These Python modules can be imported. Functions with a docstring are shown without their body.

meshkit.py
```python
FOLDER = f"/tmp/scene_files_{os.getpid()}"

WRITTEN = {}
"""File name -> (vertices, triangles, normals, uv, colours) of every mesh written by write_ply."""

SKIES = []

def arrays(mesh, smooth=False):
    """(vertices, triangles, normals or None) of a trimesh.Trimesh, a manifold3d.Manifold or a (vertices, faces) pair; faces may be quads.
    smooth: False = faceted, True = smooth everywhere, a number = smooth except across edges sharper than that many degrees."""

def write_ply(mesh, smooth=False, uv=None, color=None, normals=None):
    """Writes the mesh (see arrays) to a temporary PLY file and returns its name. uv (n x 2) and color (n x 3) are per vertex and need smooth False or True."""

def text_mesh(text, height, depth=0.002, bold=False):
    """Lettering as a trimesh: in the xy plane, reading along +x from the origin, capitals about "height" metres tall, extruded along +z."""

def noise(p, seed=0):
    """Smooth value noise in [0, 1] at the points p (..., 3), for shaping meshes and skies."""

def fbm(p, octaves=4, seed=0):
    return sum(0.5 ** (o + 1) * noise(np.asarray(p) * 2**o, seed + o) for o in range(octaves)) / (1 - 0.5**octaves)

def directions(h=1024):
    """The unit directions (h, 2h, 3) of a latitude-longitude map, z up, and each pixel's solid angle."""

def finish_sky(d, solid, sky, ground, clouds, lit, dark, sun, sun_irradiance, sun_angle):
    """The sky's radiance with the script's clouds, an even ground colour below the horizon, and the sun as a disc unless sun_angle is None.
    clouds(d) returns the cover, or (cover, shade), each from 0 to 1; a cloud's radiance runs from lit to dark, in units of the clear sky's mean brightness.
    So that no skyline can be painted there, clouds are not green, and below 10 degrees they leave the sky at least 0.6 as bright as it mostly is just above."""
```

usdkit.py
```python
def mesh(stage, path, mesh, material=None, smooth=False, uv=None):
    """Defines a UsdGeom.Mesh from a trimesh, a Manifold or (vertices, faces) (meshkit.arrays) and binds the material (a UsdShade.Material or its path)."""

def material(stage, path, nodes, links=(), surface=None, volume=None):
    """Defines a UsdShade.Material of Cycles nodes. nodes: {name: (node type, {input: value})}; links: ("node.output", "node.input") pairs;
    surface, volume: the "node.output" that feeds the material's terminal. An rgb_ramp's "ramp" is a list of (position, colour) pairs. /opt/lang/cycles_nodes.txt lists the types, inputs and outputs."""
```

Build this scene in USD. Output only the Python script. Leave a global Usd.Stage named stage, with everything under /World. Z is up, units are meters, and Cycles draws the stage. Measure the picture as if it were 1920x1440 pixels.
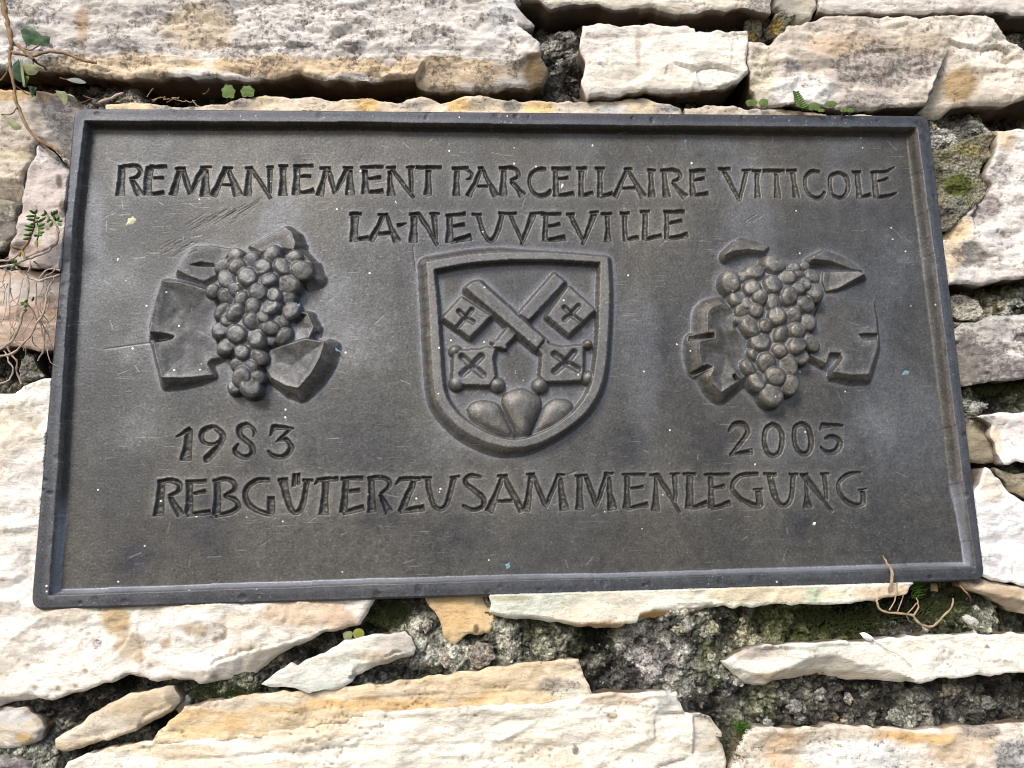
import math, numpy as np, shapely
from shapely.geometry import Polygon
from scipy import ndimage
from scipy.interpolate import LinearNDInterpolator
from scipy.spatial import Delaunay, cKDTree
from pxr import Usd, UsdGeom, UsdLux, UsdShade, Gf, Sdf, Vt
import trimesh, usdkit, meshkit
from meshkit import fbm, noise

stage = Usd.Stage.CreateInMemory()
UsdGeom.SetStageUpAxis(stage, UsdGeom.Tokens.z)
UsdGeom.SetStageMetersPerUnit(stage, 1.0)
UsdGeom.Xform.Define(stage, '/World')
UsdGeom.Scope.Define(stage, '/World/Looks')
rng = np.random.default_rng(7)

# ---------------------------------------------------------------- camera
PITCH, ROLL, YAW, CX, CY, CZ, FOC = 0.1756, -0.0234, 0.0628, -0.0379, -0.5002, -0.1187, 1450.0
FW = np.array([math.sin(YAW) * math.cos(PITCH), math.cos(YAW) * math.cos(PITCH), math.sin(PITCH)])
R0 = np.cross(FW, [0, 0, 1.0]); R0 /= np.linalg.norm(R0); U0 = np.cross(R0, FW)
RT = R0 * math.cos(ROLL) + U0 * math.sin(ROLL); UP = -R0 * math.sin(ROLL) + U0 * math.cos(ROLL)
CAM = np.array([CX, CY, CZ])
cam = UsdGeom.Camera.Define(stage, '/World/camera')
cam.AddTransformOp().Set(Gf.Matrix4d(*RT, 0, *UP, 0, *(-FW), 0, *CAM, 1))
cam.CreateHorizontalApertureAttr(36.0); cam.CreateVerticalApertureAttr(27.0)
cam.CreateFocalLengthAttr(FOC / 1920 * 36.0)
cam.CreateClippingRangeAttr(Gf.Vec2f(0.01, 100))
cam.CreateExposureAttr(0.38)

# ---------------------------------------------------------------- sky and sun
SUN = np.array([-0.38, -0.66, 0.64]); SUN /= np.linalg.norm(SUN)
usdkit.material(stage, '/World/Looks/sky_look', {
    'sky': ('sky_texture', {'sky_type': 'single_scattering', 'sun_disc': False, 'sun_elevation': float(math.asin(SUN[2])),
                            'sun_rotation': float(math.atan2(SUN[0], SUN[1])), 'air_density': 1.0, 'aerosol_density': 2.5}),
    'bg': ('background_shader', {'strength': 0.135})}, [('sky.color', 'bg.color')], surface='bg.background')
dome = UsdLux.DomeLight.Define(stage, '/World/sky')
UsdShade.MaterialBindingAPI.Apply(dome.GetPrim()).Bind(UsdShade.Material.Get(stage, '/World/Looks/sky_look'))
dome.GetPrim().SetCustomDataByKey('kind', 'structure')
sun = UsdLux.DistantLight.Define(stage, '/World/sun')
sun.CreateIntensityAttr(0.70); sun.CreateAngleAttr(18.0); sun.CreateColorAttr(Gf.Vec3f(1.0, 0.95, 0.87))
sun.CreateNormalizeAttr(True)
zz = SUN; xx = np.cross([0, 0, 1.0], zz); xx /= np.linalg.norm(xx); yy = np.cross(zz, xx)
sun.AddTransformOp().Set(Gf.Matrix4d(*xx, 0, *yy, 0, *zz, 0, 0, -2, 2, 1))

# ---------------------------------------------------------------- helpers
def W(px, h=0.0):
    """photo pixel(s) (1920 x 1440) -> point on the vertical plane y = -h"""
    p = np.asarray(px, float).reshape(-1, 2)
    d = FW + np.outer((p[:, 0] - 960) / FOC, RT) - np.outer((p[:, 1] - 720) / FOC, UP)
    t = (-np.broadcast_to(h, (len(p),)) - CAM[1]) / d[:, 1]
    return CAM + d * t[:, None]
def XZ(px, h=0.0):
    return W(px, h)[:, [0, 2]]
def PX(P):
    d = np.asarray(P) - CAM; z = d @ FW
    return np.c_[960 + FOC * (d @ RT) / z, 720 - FOC * (d @ UP) / z]
MM = 0.001
PXM = 0.000352        # about one photo pixel in metres on the plaque

USED = {}
def numbered(parent, name):
    k = (parent, name); n = USED.get(k, 0); USED[k] = n + 1
    return f'{parent}/{name}' + (f'_{n:03d}' if n else '')
def tag(prim, label=None, cat=None, group=None, kind=None):
    for k, v in (('label', label), ('category', cat), ('group', group), ('kind', kind)):
        if v: prim.SetCustomDataByKey(k, v)
    return prim
def thing(name, label, cat, group=None, kind=None):
    p = numbered('/World', name)
    return tag(UsdGeom.Xform.Define(stage, p).GetPrim(), label, cat, group, kind)
def raw_mesh(parent, name, v, f, n=None, mat=None, prim=None):
    p = numbered(str(parent.GetPath()) if parent else '/World', name)
    m = UsdGeom.Mesh.Define(stage, p)
    m.CreatePointsAttr(Vt.Vec3fArray.FromNumpy(np.ascontiguousarray(v, np.float32)))
    m.CreateFaceVertexCountsAttr(Vt.IntArray.FromNumpy(np.full(len(f), 3, np.int32)))
    m.CreateFaceVertexIndicesAttr(Vt.IntArray.FromNumpy(np.ascontiguousarray(f, np.int32).ravel()))
    m.CreateSubdivisionSchemeAttr('none')
    if n is not None:
        m.CreateNormalsAttr(Vt.Vec3fArray.FromNumpy(np.ascontiguousarray(n, np.float32))); m.SetNormalsInterpolation('vertex')
    for k, a in (prim or {}).items():
        a = np.asarray(a, np.float32)
        if a.ndim == 2:
            UsdGeom.PrimvarsAPI(m).CreatePrimvar(k, Sdf.ValueTypeNames.Color3fArray, 'vertex').Set(Vt.Vec3fArray.FromNumpy(np.ascontiguousarray(a)))
        else:
            UsdGeom.PrimvarsAPI(m).CreatePrimvar(k, Sdf.ValueTypeNames.FloatArray, 'vertex').Set(Vt.FloatArray.FromNumpy(np.ascontiguousarray(a)))
    if mat is not None:
        UsdShade.MaterialBindingAPI.Apply(m.GetPrim()).Bind(mat)
    return m.GetPrim()
def vnormals(v, f):
    n = np.zeros_like(v); c = np.cross(v[f[:, 1]] - v[f[:, 0]], v[f[:, 2]] - v[f[:, 0]])
    for k in range(3): np.add.at(n, f[:, k], c)
    return n / np.maximum(np.linalg.norm(n, axis=1, keepdims=True), 1e-12)
def spline(p, k=8):
    p = np.asarray(p, float)
    if len(p) < 3: return p
    q = np.vstack([2 * p[0] - p[1], p, 2 * p[-1] - p[-2]]); out = []
    for i in range(1, len(q) - 2):
        t = np.linspace(0, 1, k, endpoint=False)[:, None]
        a, b, c, d = q[i - 1], q[i], q[i + 1], q[i + 2]
        out.append(.5 * (2 * b + (c - a) * t + (2 * a - 5 * b + 4 * c - d) * t**2 + (3 * b - a - 3 * c + d) * t**3))
    return np.vstack(out + [p[-1:]])
def sstep(a, b, x):
    t = np.clip((x - a) / (b - a), 0, 1); return t * t * (3 - 2 * t)
def seg_dist(P, line):
    """distance of points P (n,2) to a polyline"""
    best = np.full(len(P), 1e9)
    for a, b in zip(line[:-1], line[1:]):
        d = b - a; t = np.clip(((P - a) @ d) / max(d @ d, 1e-12), 0, 1)
        best = np.minimum(best, np.linalg.norm(P - a - t[:, None] * d, axis=1))
    return best
def poly(s):
    return np.array([[float(x) for x in q.split(',')] for q in s.split()])

# ---------------------------------------------------------------- materials
L = '/World/Looks/'
stone_mat = usdkit.material(stage, L + 'limestone', {
    'at': ('attribute', {'attribute': 'tint'}), 'as': ('attribute', {'attribute': 'speck'}),
    'n5': ('noise_texture', {'scale': 300.0, 'detail': 8.0, 'roughness': 0.78}), 's5': ('math', {'math_type': 'multiply_add', 'value2': 0.34}),
    'r5': ('map_range', {'from_min': 0.63, 'from_max': 0.70, 'to_min': 0.0, 'to_max': 0.82, 'clamp': True}), 'm5': ('mix_color', {'blend_type': 'mix', 'b': (0.13, 0.118, 0.11)}),
    'geo': ('geometry', {}),
    'mp': ('mapping', {'mapping_type': 'point', 'scale': (1.0, 1.0, 2.6)}),
    'n1': ('noise_texture', {'scale': 220.0, 'detail': 6.0, 'roughness': 0.65}),
    'n2': ('noise_texture', {'scale': 760.0, 'detail': 4.0, 'roughness': 0.6}),
    'n3': ('noise_texture', {'scale': 60.0, 'detail': 8.0, 'roughness': 0.7}),
    'r1': ('rgb_ramp', {'ramp': [(0.0, (0.66, 0.63, 0.60)), (0.38, (0.92, 0.91, 0.90)), (0.55, (1.0, 1.0, 1.0)), (1.0, (1.06, 1.06, 1.04))]}),
    'r2': ('rgb_ramp', {'ramp': [(0.0, (0.25, 0.22, 0.20)), (0.32, (0.66, 0.64, 0.62)), (0.40, (1.0, 1.0, 1.0)), (1.0, (1.0, 1.0, 1.0))]}),
    'r3': ('rgb_ramp', {'ramp': [(0.0, (0.78, 0.74, 0.72)), (0.45, (0.95, 0.94, 0.93)), (0.55, (1.0, 1.0, 1.0)), (1.0, (1.0, 0.98, 0.94))]}),
    'm1': ('mix_color', {'blend_type': 'multiply', 'fac': 1.0, 'use_clamp_result': False}),
    'm2': ('mix_color', {'blend_type': 'multiply', 'fac': 0.8, 'use_clamp_result': False}),
    'm3': ('mix_color', {'blend_type': 'multiply', 'fac': 1.0, 'use_clamp_result': False}),
    'ad': ('math', {'math_type': 'multiply_add', 'value2': 0.5}),
    'mp4': ('mapping', {'mapping_type': 'point', 'scale': (1.0, 1.0, 3.2)}), 'n4': ('noise_texture', {'scale': 75.0, 'detail': 7.0, 'roughness': 0.62, 'distortion': 0.6}), 'd4': ('math', {'math_type': 'subtract', 'value2': 0.5}), 'a4': ('math', {'math_type': 'absolute'}),
    'r4': ('rgb_ramp', {'ramp': [(0.0, (0.22, 0.19, 0.17)), (0.007, (0.42, 0.38, 0.35)), (0.015, (1, 1, 1)), (1.0, (1, 1, 1))]}), 'k4': ('noise_texture', {'scale': 30.0, 'detail': 3.0}), 'f4': ('map_range', {'from_min': 0.44, 'from_max': 0.56, 'to_min': 0.0, 'to_max': 0.9, 'clamp': True}), 'm4': ('mix_color', {'blend_type': 'multiply', 'use_clamp_result': False}), 'm4h': ('mix_color', {'blend_type': 'mix', 'a': (1, 1, 1)}), 'bw4': ('rgb_to_bw', {}), 'kf': ('math', {'math_type': 'multiply_add', 'value2': 1.3, 'value3': 0.28, 'use_clamp': True}), 'kg': ('math', {'math_type': 'multiply'}), 'ad2': ('math', {'math_type': 'multiply_add', 'value2': 0.9}),
    'bp': ('bump', {'strength': 0.5, 'distance': 0.0014}),
    'p': ('principled_bsdf', {'roughness': 0.85, 'specular_ior_level': 0.25})},
    [('geo.position', 'mp.vector'), ('mp.vector', 'n1.vector'), ('geo.position', 'n2.vector'), ('mp.vector', 'n3.vector'),
     ('n1.fac', 'r1.fac'), ('n2.fac', 'r2.fac'), ('n3.fac', 'r3.fac'), ('at.color', 'm1.a'), ('r1.color', 'm1.b'), ('m1.result', 'm2.a'), ('r2.color', 'm2.b'),
     ('m2.result', 'm3.a'), ('r3.color', 'm3.b'), ('n2.fac', 'ad.value1'), ('n1.fac', 'ad.value3'), ('geo.position', 'mp4.vector'), ('mp4.vector', 'n4.vector'), ('n4.fac', 'd4.value1'), ('d4.value', 'a4.value1'), ('a4.value', 'r4.fac'), ('geo.position', 'k4.vector'), ('k4.fac', 'f4.value'), ('as.fac', 'kf.value1'), ('kf.value', 'kg.value1'), ('f4.result', 'kg.value2'), ('kg.value', 'm4.fac'), ('kg.value', 'm4h.fac'), ('r4.color', 'm4h.b'), ('m4h.result', 'bw4.color'), ('bw4.val', 'ad2.value1'), ('ad.value', 'ad2.value3'), ('m3.result', 'm4.a'), ('r4.color', 'm4.b'), ('ad2.value', 'bp.height'),
     ('bp.normal', 'p.normal'), ('geo.position', 'n5.vector'), ('as.fac', 's5.value1'), ('n5.fac', 's5.value3'), ('s5.value', 'r5.value'), ('r5.result', 'm5.fac'), ('m4.result', 'm5.a'), ('m5.result', 'p.base_color')], surface='p.BSDF')
mortar_mat = usdkit.material(stage, L + 'mortar_look', {
    'at': ('attribute', {'attribute': 'tint'}), 'geo': ('geometry', {}),
    'n1': ('noise_texture', {'scale': 500.0, 'detail': 6.0, 'roughness': 0.7}),
    'v1': ('voronoi_texture', {'scale': 420.0}),
    'r1': ('rgb_ramp', {'ramp': [(0.32, (0.16, 0.16, 0.15)), (0.47, (0.62, 0.62, 0.60)), (0.58, (1.15, 1.14, 1.10)), (0.70, (1.7, 1.66, 1.6))]}),
    'm1': ('mix_color', {'blend_type': 'multiply', 'fac': 1.0, 'use_clamp_result': False}),
    'sub': ('math', {'math_type': 'subtract'}),
    'bp': ('bump', {'strength': 0.9, 'distance': 0.002}),
    'p': ('principled_bsdf', {'roughness': 0.95, 'specular_ior_level': 0.15})},
    [('geo.position', 'n1.vector'), ('geo.position', 'v1.vector'), ('n1.fac', 'r1.fac'), ('at.color', 'm1.a'), ('r1.color', 'm1.b'),
     ('n1.fac', 'sub.value1'), ('v1.distance', 'sub.value2'), ('sub.value', 'bp.height'), ('bp.normal', 'p.normal'), ('m1.result', 'p.base_color')], surface='p.BSDF')
bronze = usdkit.material(stage, L + 'bronze', {
    'at': ('attribute', {'attribute': 'tint'}), 'dust_sheen': ('attribute', {'attribute': 'dust_sheen'}), 'geo': ('geometry', {}),
    'mnb': ('mapping', {'mapping_type': 'point', 'scale': (1.0, 1.0, 0.45)}), 'nb': ('noise_texture', {'scale': 20.0, 'detail': 6.0, 'roughness': 0.65}),
    'nf': ('noise_texture', {'scale': 620.0, 'detail': 5.0, 'roughness': 0.75}),
    'nm': ('noise_texture', {'scale': 150.0, 'detail': 5.0, 'roughness': 0.6}),
    'rb': ('rgb_ramp', {'ramp': [(0.25, (0.70, 0.70, 0.73)), (0.5, (1.0, 1.0, 1.0)), (0.75, (1.26, 1.23, 1.16))]}),
    'rf': ('rgb_ramp', {'ramp': [(0.30, (0.40, 0.40, 0.40)), (0.45, (0.92, 0.92, 0.92)), (0.57, (1.10, 1.10, 1.10)), (0.64, (1.6, 1.6, 1.6)), (0.72, (3.0, 3.0, 3.0))]}),
    'rm': ('rgb_ramp', {'ramp': [(0.3, (0.8, 0.8, 0.8)), (0.7, (1.2, 1.2, 1.2))]}),
    # short scratches: noise stretched along two directions
    'ma': ('mapping', {'mapping_type': 'point', 'rotation': (0.0, 0.5, 0.0), 'scale': (60.0, 60.0, 1400.0)}),
    'nm2': ('noise_texture', {'scale': 24.0, 'detail': 4.0, 'roughness': 0.7}),
    'sa': ('noise_texture', {'scale': 1.0, 'detail': 1.0}),
    'mb': ('mapping', {'mapping_type': 'point', 'rotation': (0.0, -1.35, 0.0), 'scale': (55.0, 55.0, 1500.0)}),
    'sb': ('noise_texture', {'scale': 1.0, 'detail': 1.0}),
    'smax': ('math', {'math_type': 'maximum'}),
    'rs': ('rgb_ramp', {'ramp': [(0.0, (0, 0, 0)), (0.71, (0, 0, 0)), (0.80, (1, 1, 1)), (1.0, (1, 1, 1))]}),
    # white specks
    'vs': ('voronoi_texture', {'scale': 130.0}), 
    'rv': ('rgb_ramp', {'ramp': [(0.0, (1, 1, 1)), (0.07, (1, 1, 1)), (0.10, (0, 0, 0)), (1.0, (0, 0, 0))]}),
    'vsep': ('separate_color', {}), 'vth': ('math', {'math_type': 'greater_than', 'value2': 0.86}), 'vm': ('math', {'math_type': 'multiply'}),
    'm1': ('mix_color', {'blend_type': 'multiply', 'fac': 1.0, 'use_clamp_result': False}),
    'm2': ('mix_color', {'blend_type': 'multiply', 'fac': 0.9, 'use_clamp_result': False}),
    'm2b': ('mix_color', {'blend_type': 'multiply', 'fac': 1.0, 'use_clamp_result': False}),
    'dn': ('math', {'math_type': 'multiply'}),
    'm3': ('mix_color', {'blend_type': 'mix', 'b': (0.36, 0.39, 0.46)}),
    'sf': ('math', {'math_type': 'multiply'}), 'rsm': ('rgb_ramp', {'ramp': [(0.0, (0, 0, 0)), (0.48, (0, 0, 0)), (0.62, (0.55, 0.55, 0.55)), (1.0, (0.6, 0.6, 0.6))]}),
    'vs2': ('voronoi_texture', {'scale': 300.0}), 'vsep2': ('separate_color', {}), 'vth2': ('math', {'math_type': 'greater_than', 'value2': 0.80}), 'vm2': ('math', {'math_type': 'multiply'}), 'vmx': ('math', {'math_type': 'maximum'}),
    'rv2': ('rgb_ramp', {'ramp': [(0.0, (1, 1, 1)), (0.10, (0.8, 0.8, 0.8)), (0.16, (0, 0, 0)), (1.0, (0, 0, 0))]}), 'vm3': ('math', {'math_type': 'multiply'}),
    'm4': ('mix_color', {'blend_type': 'mix', 'b': (0.42, 0.42, 0.42)}),
    'm5': ('mix_color', {'blend_type': 'mix', 'b': (0.7, 0.7, 0.68)}),
    'rr': ('map_range', {'from_min': 0.3, 'from_max': 0.7, 'to_min': 0.46, 'to_max': 0.62}),
    'bsum': ('math', {'math_type': 'add'}),
    'bp': ('bump', {'strength': 0.38, 'distance': 0.0007}),
    'p': ('principled_bsdf', {'metallic': 0.62, 'roughness': 0.5, 'specular_ior_level': 0.5})},
    [('geo.position', 'mnb.vector'), ('mnb.vector', 'nb.vector'), ('geo.position', 'nf.vector'), ('geo.position', 'nm.vector'), ('nb.fac', 'rb.fac'), ('nf.fac', 'rf.fac'), ('nm.fac', 'rm.fac'),
     ('geo.position', 'ma.vector'), ('ma.vector', 'sa.vector'), ('geo.position', 'mb.vector'), ('mb.vector', 'sb.vector'), ('sa.fac', 'smax.value1'), ('sb.fac', 'smax.value2'), ('smax.value', 'rs.fac'),
     ('geo.position', 'vs.vector'), ('vs.distance', 'rv.fac'), ('vs.color', 'vsep.color'), ('vsep.r', 'vth.value1'), ('vth.value', 'vm.value1'), ('rv.color', 'vm.value2'),
     ('at.color', 'm1.a'), ('rb.color', 'm1.b'), ('m1.result', 'm2.a'), ('rf.color', 'm2.b'), ('m2.result', 'm2b.a'), ('rm.color', 'm2b.b'),
     ('dust_sheen.fac', 'dn.value1'), ('nf.fac', 'dn.value2'), ('dn.value', 'm3.fac'), ('m2b.result', 'm3.a'),
     ('rs.color', 'sf.value1'), ('nm2.fac', 'rsm.fac'), ('rsm.color', 'sf.value2'), ('geo.position', 'nm2.vector'), ('geo.position', 'vs2.vector'), ('vs2.distance', 'rv2.fac'), ('vs2.color', 'vsep2.color'), ('vsep2.g', 'vth2.value1'), ('vth2.value', 'vm2.value1'), ('rv2.color', 'vm2.value2'), ('vm2.value', 'vm3.value1'), ('rsm.color', 'vm3.value2'), ('vm.value', 'vmx.value1'), ('vm3.value', 'vmx.value2'), ('sf.value', 'm4.fac'), ('m3.result', 'm4.a'), ('vmx.value', 'm5.fac'), ('m4.result', 'm5.a'), ('m5.result', 'p.base_color'),
     ('nm.fac', 'rr.value'), ('rr.result', 'p.roughness'), ('nf.fac', 'bsum.value1'), ('nm.fac', 'bsum.value2'), ('bsum.value', 'bp.height'), ('bp.normal', 'p.normal')], surface='p.BSDF')
def plain(name, col, rough=0.7, var=0.35, scale=300.0, trans=0.0, bump=0.3):
    nodes = {'geo': ('geometry', {}), 'n': ('noise_texture', {'scale': scale, 'detail': 5.0, 'roughness': 0.65}),
             'r': ('rgb_ramp', {'ramp': [(0.3, tuple(c * (1 - var) for c in col)), (0.7, tuple(c * (1 + var) for c in col))]}),
             'bp': ('bump', {'strength': bump, 'distance': 0.001}),
             'p': ('principled_bsdf', {'roughness': rough, 'specular_ior_level': 0.3})}
    links = [('geo.position', 'n.vector'), ('n.fac', 'r.fac'), ('r.color', 'p.base_color'), ('n.fac', 'bp.height'), ('bp.normal', 'p.normal')]
    surf = 'p.BSDF'
    if trans:
        nodes['t'] = ('translucent_bsdf', {}); nodes['mx'] = ('mix_closure', {'fac': trans})
        links += [('r.color', 't.color'), ('p.BSDF', 'mx.closure1'), ('t.BSDF', 'mx.closure2')]; surf = 'mx.closure'
    return usdkit.material(stage, L + name, nodes, links, surface=surf)
M_twig = plain('twig_bark', (0.26, 0.17, 0.10), 0.8, 0.4, 250)
M_root = plain('root_bark', (0.36, 0.28, 0.23), 0.95, 0.35, 250)
M_rootpale = plain('root_pale', (0.46, 0.39, 0.35), 0.8, 0.3, 250)
M_redstem = plain('red_stem', (0.24, 0.12, 0.07), 0.6, 0.3, 250)
M_green = plain('leaf_green', (0.10, 0.22, 0.04), 0.5, 0.25, 200, 0.3)
M_lime = plain('leaf_lime', (0.17, 0.26, 0.08), 0.5, 0.2, 200, 0.35)
M_ivy = plain('leaf_ivy', (0.07, 0.13, 0.07), 0.45, 0.4, 160, 0.2)
M_olive = plain('leaf_olive', (0.28, 0.30, 0.16), 0.6, 0.25, 160, 0.25)
M_yellow = plain('leaf_yellow', (0.26, 0.27, 0.06), 0.5, 0.3, 160, 0.3)
M_greyleaf = plain('leaf_grey', (0.26, 0.28, 0.25), 0.6, 0.2, 160, 0.1)
M_straw = plain('dry_blade', (0.40, 0.30, 0.19), 0.7, 0.3, 200, 0.15)
M_lichen = plain('lichen', (0.55, 0.56, 0.38), 0.9, 0.3, 600, bump=0.8)
M_white = plain('white_fleck', (0.75, 0.75, 0.72), 0.8, 0.1, 400)
M_blue = plain('blue_paint', (0.16, 0.27, 0.34), 0.8, 0.3, 700)  # splashes of blue paint on the bronze
M_moss = plain('moss', (0.055, 0.070, 0.024), 0.9, 0.5, 300, 0.1)

# ================================================================ PLAQUE (a relief computed on one fine raster, cut into its parts)
CELL = 0.00040
PX0, PX1, PZ0, PZ1 = -0.306, 0.306, -0.170, 0.170
NX, NZ = int((PX1 - PX0) / CELL), int((PZ1 - PZ0) / CELL)
gx = PX0 + (np.arange(NX) + .5) * CELL; gz = PZ0 + (np.arange(NZ) + .5) * CELL
GX, GZ = np.meshgrid(gx, gz)                     # [row z, col x]
PLATE = -0.0078                                  # field of the plate, rim flat is at 0
def window(pts, pad=0.012):
    p = np.asarray(pts); a = np.floor((p.min(0) - pad - [PX0, PZ0]) / CELL).astype(int); b = np.ceil((p.max(0) + pad - [PX0, PZ0]) / CELL).astype(int)
    return slice(max(a[1], 0), min(b[1], NZ)), slice(max(a[0], 0), min(b[0], NX))
def inside(pl, win):
    return shapely.contains_xy(Polygon(pl).buffer(0), GX[win], GZ[win])
def sdist(pl, win):
    m = inside(pl, win)
    return (ndimage.distance_transform_edt(m) - ndimage.distance_transform_edt(~m)) * CELL
def nz2(X, Z, sc, seed, o=3):
    return fbm(np.stack([X * sc, Z * sc, np.zeros_like(X) + seed * 3.7], -1), o, seed)

# outline and rim
OUT = XZ(poly('140.4,204.2 1740,218 1846,1086.4 59,1141.6'), 0)
outline = Polygon(OUT).buffer(-0.0066).buffer(0.0074, quad_segs=8)
full = (slice(0, NZ), slice(0, NX))
m_out = shapely.contains_xy(outline, GX, GZ)
d_out = ndimage.distance_transform_edt(m_out) * CELL
INN = XZ(poly('159,226.5 700,229.5 1100,235 1719,239 1752,480 1790,780 1828,1063 1280,1079.5 640,1097 92,1116 108,880 138,400'), 0)
d_in = sdist(INN, full)
wob = (nz2(GX, GZ, 22, 1) - .5)
dd = d_in + wob * 0.0016 + (nz2(GX, GZ, 140, 2) - .5) * 0.0005
draft = 0.0040 + 0.0016 * sstep(0.1, 0.29, GX) * sstep(-.13, -.10, GZ) - 0.0010 * sstep(0.10, 0.14, GZ) - .0012 * sstep(-.10, -.135, GZ)
t = np.clip(dd / draft, 0, 1)
H = PLATE * np.sin(t * math.pi / 2) ** 1.15
H += (nz2(GX, GZ, 9, 3) - .5) * 0.0012 * t + (nz2(GX, GZ, 45, 4, 4) - .5) * 0.0005
rr = 0.0015
e = np.clip(rr - d_out, 0, rr)
H -= (rr - np.sqrt(np.maximum(rr * rr - e * e, 0))) * 0.9
rdn = np.random.default_rng(17)
for _ in range(60):                              # nicks along the rim
    p_ = outline.exterior.interpolate(rdn.uniform(0, outline.exterior.length)).coords[0]; c0 = np.array(p_) * rdn.uniform(.965, 1.0); r0 = rdn.uniform(.0012, .0034)
    w_ = window([c0], r0 + .001); g_ = np.clip(1 - ((GX[w_] - c0[0]) ** 2 + ((GZ[w_] - c0[1]) * rdn.uniform(.7, 1.4)) ** 2) / r0 ** 2, 0, 1); H[w_] -= g_ * rdn.uniform(.0002, .0006)
plate_field = H.copy()
LAB = np.zeros((NZ, NX), np.int32)               # 0 = plate, 1 = rim
LAB[dd < draft * 0.98] = 1
DUST_SHEEN = np.zeros((NZ, NX)); BROWN = np.zeros((NZ, NX))
LABELS = {0: 'plate', 1: 'rim'}
def newlab(name):
    k = len(LABELS); LABELS[k] = name; return k
def put(win, h, lab, minrise=0.0003):
    """raise the relief to h where h is above what is there"""
    cur = H[win]; up = h > cur
    cur[up] = h[up]; H[win] = cur
    lv = LAB[win]; lv[up & (h > plate_field[win] + minrise)] = lab; LAB[win] = lv
def slab(pxs, top, lab, slope=1.5, hpx=None, topfun=None, round_=0.0004, left=None):
    """raised body with an outline in photo pixels (traced at its top), drafted walls"""
    pl = XZ(pxs, 0.0 if hpx is None else hpx)
    win = window(pl, 0.016); m = inside(pl, win)
    if not m.any(): return win, pl
    din = ndimage.distance_transform_edt(m) * CELL
    dist, idx = ndimage.distance_transform_edt(~m, return_indices=True); dist = dist * CELL
    tp = topfun(GX[win], GZ[win], din) if topfun else np.full(m.shape, top)
    tp = tp - np.clip(round_ - din, 0, None) ** 2 / max(round_, 1e-6) * 0.8
    ext = tp[idx[0], idx[1]]
    ii, jj = np.indices(m.shape); dx = (jj - idx[1]) * CELL / np.maximum(dist, CELL); dz = (ii - idx[0]) * CELL / np.maximum(dist, CELL)
    if left is not None: slope = slope + (left - slope) * np.clip(np.maximum(-dx, dz * .9), 0, 1) ** 1.5
    ext = ndimage.gaussian_filter(ext, 9) * (~m) + ext * m
    h = np.where(m, tp, ext - dist * slope)
    if left is not None: h = np.where(m, h, ndimage.gaussian_filter(h, 1.8))
    put(win, h, lab); return win, pl

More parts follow.
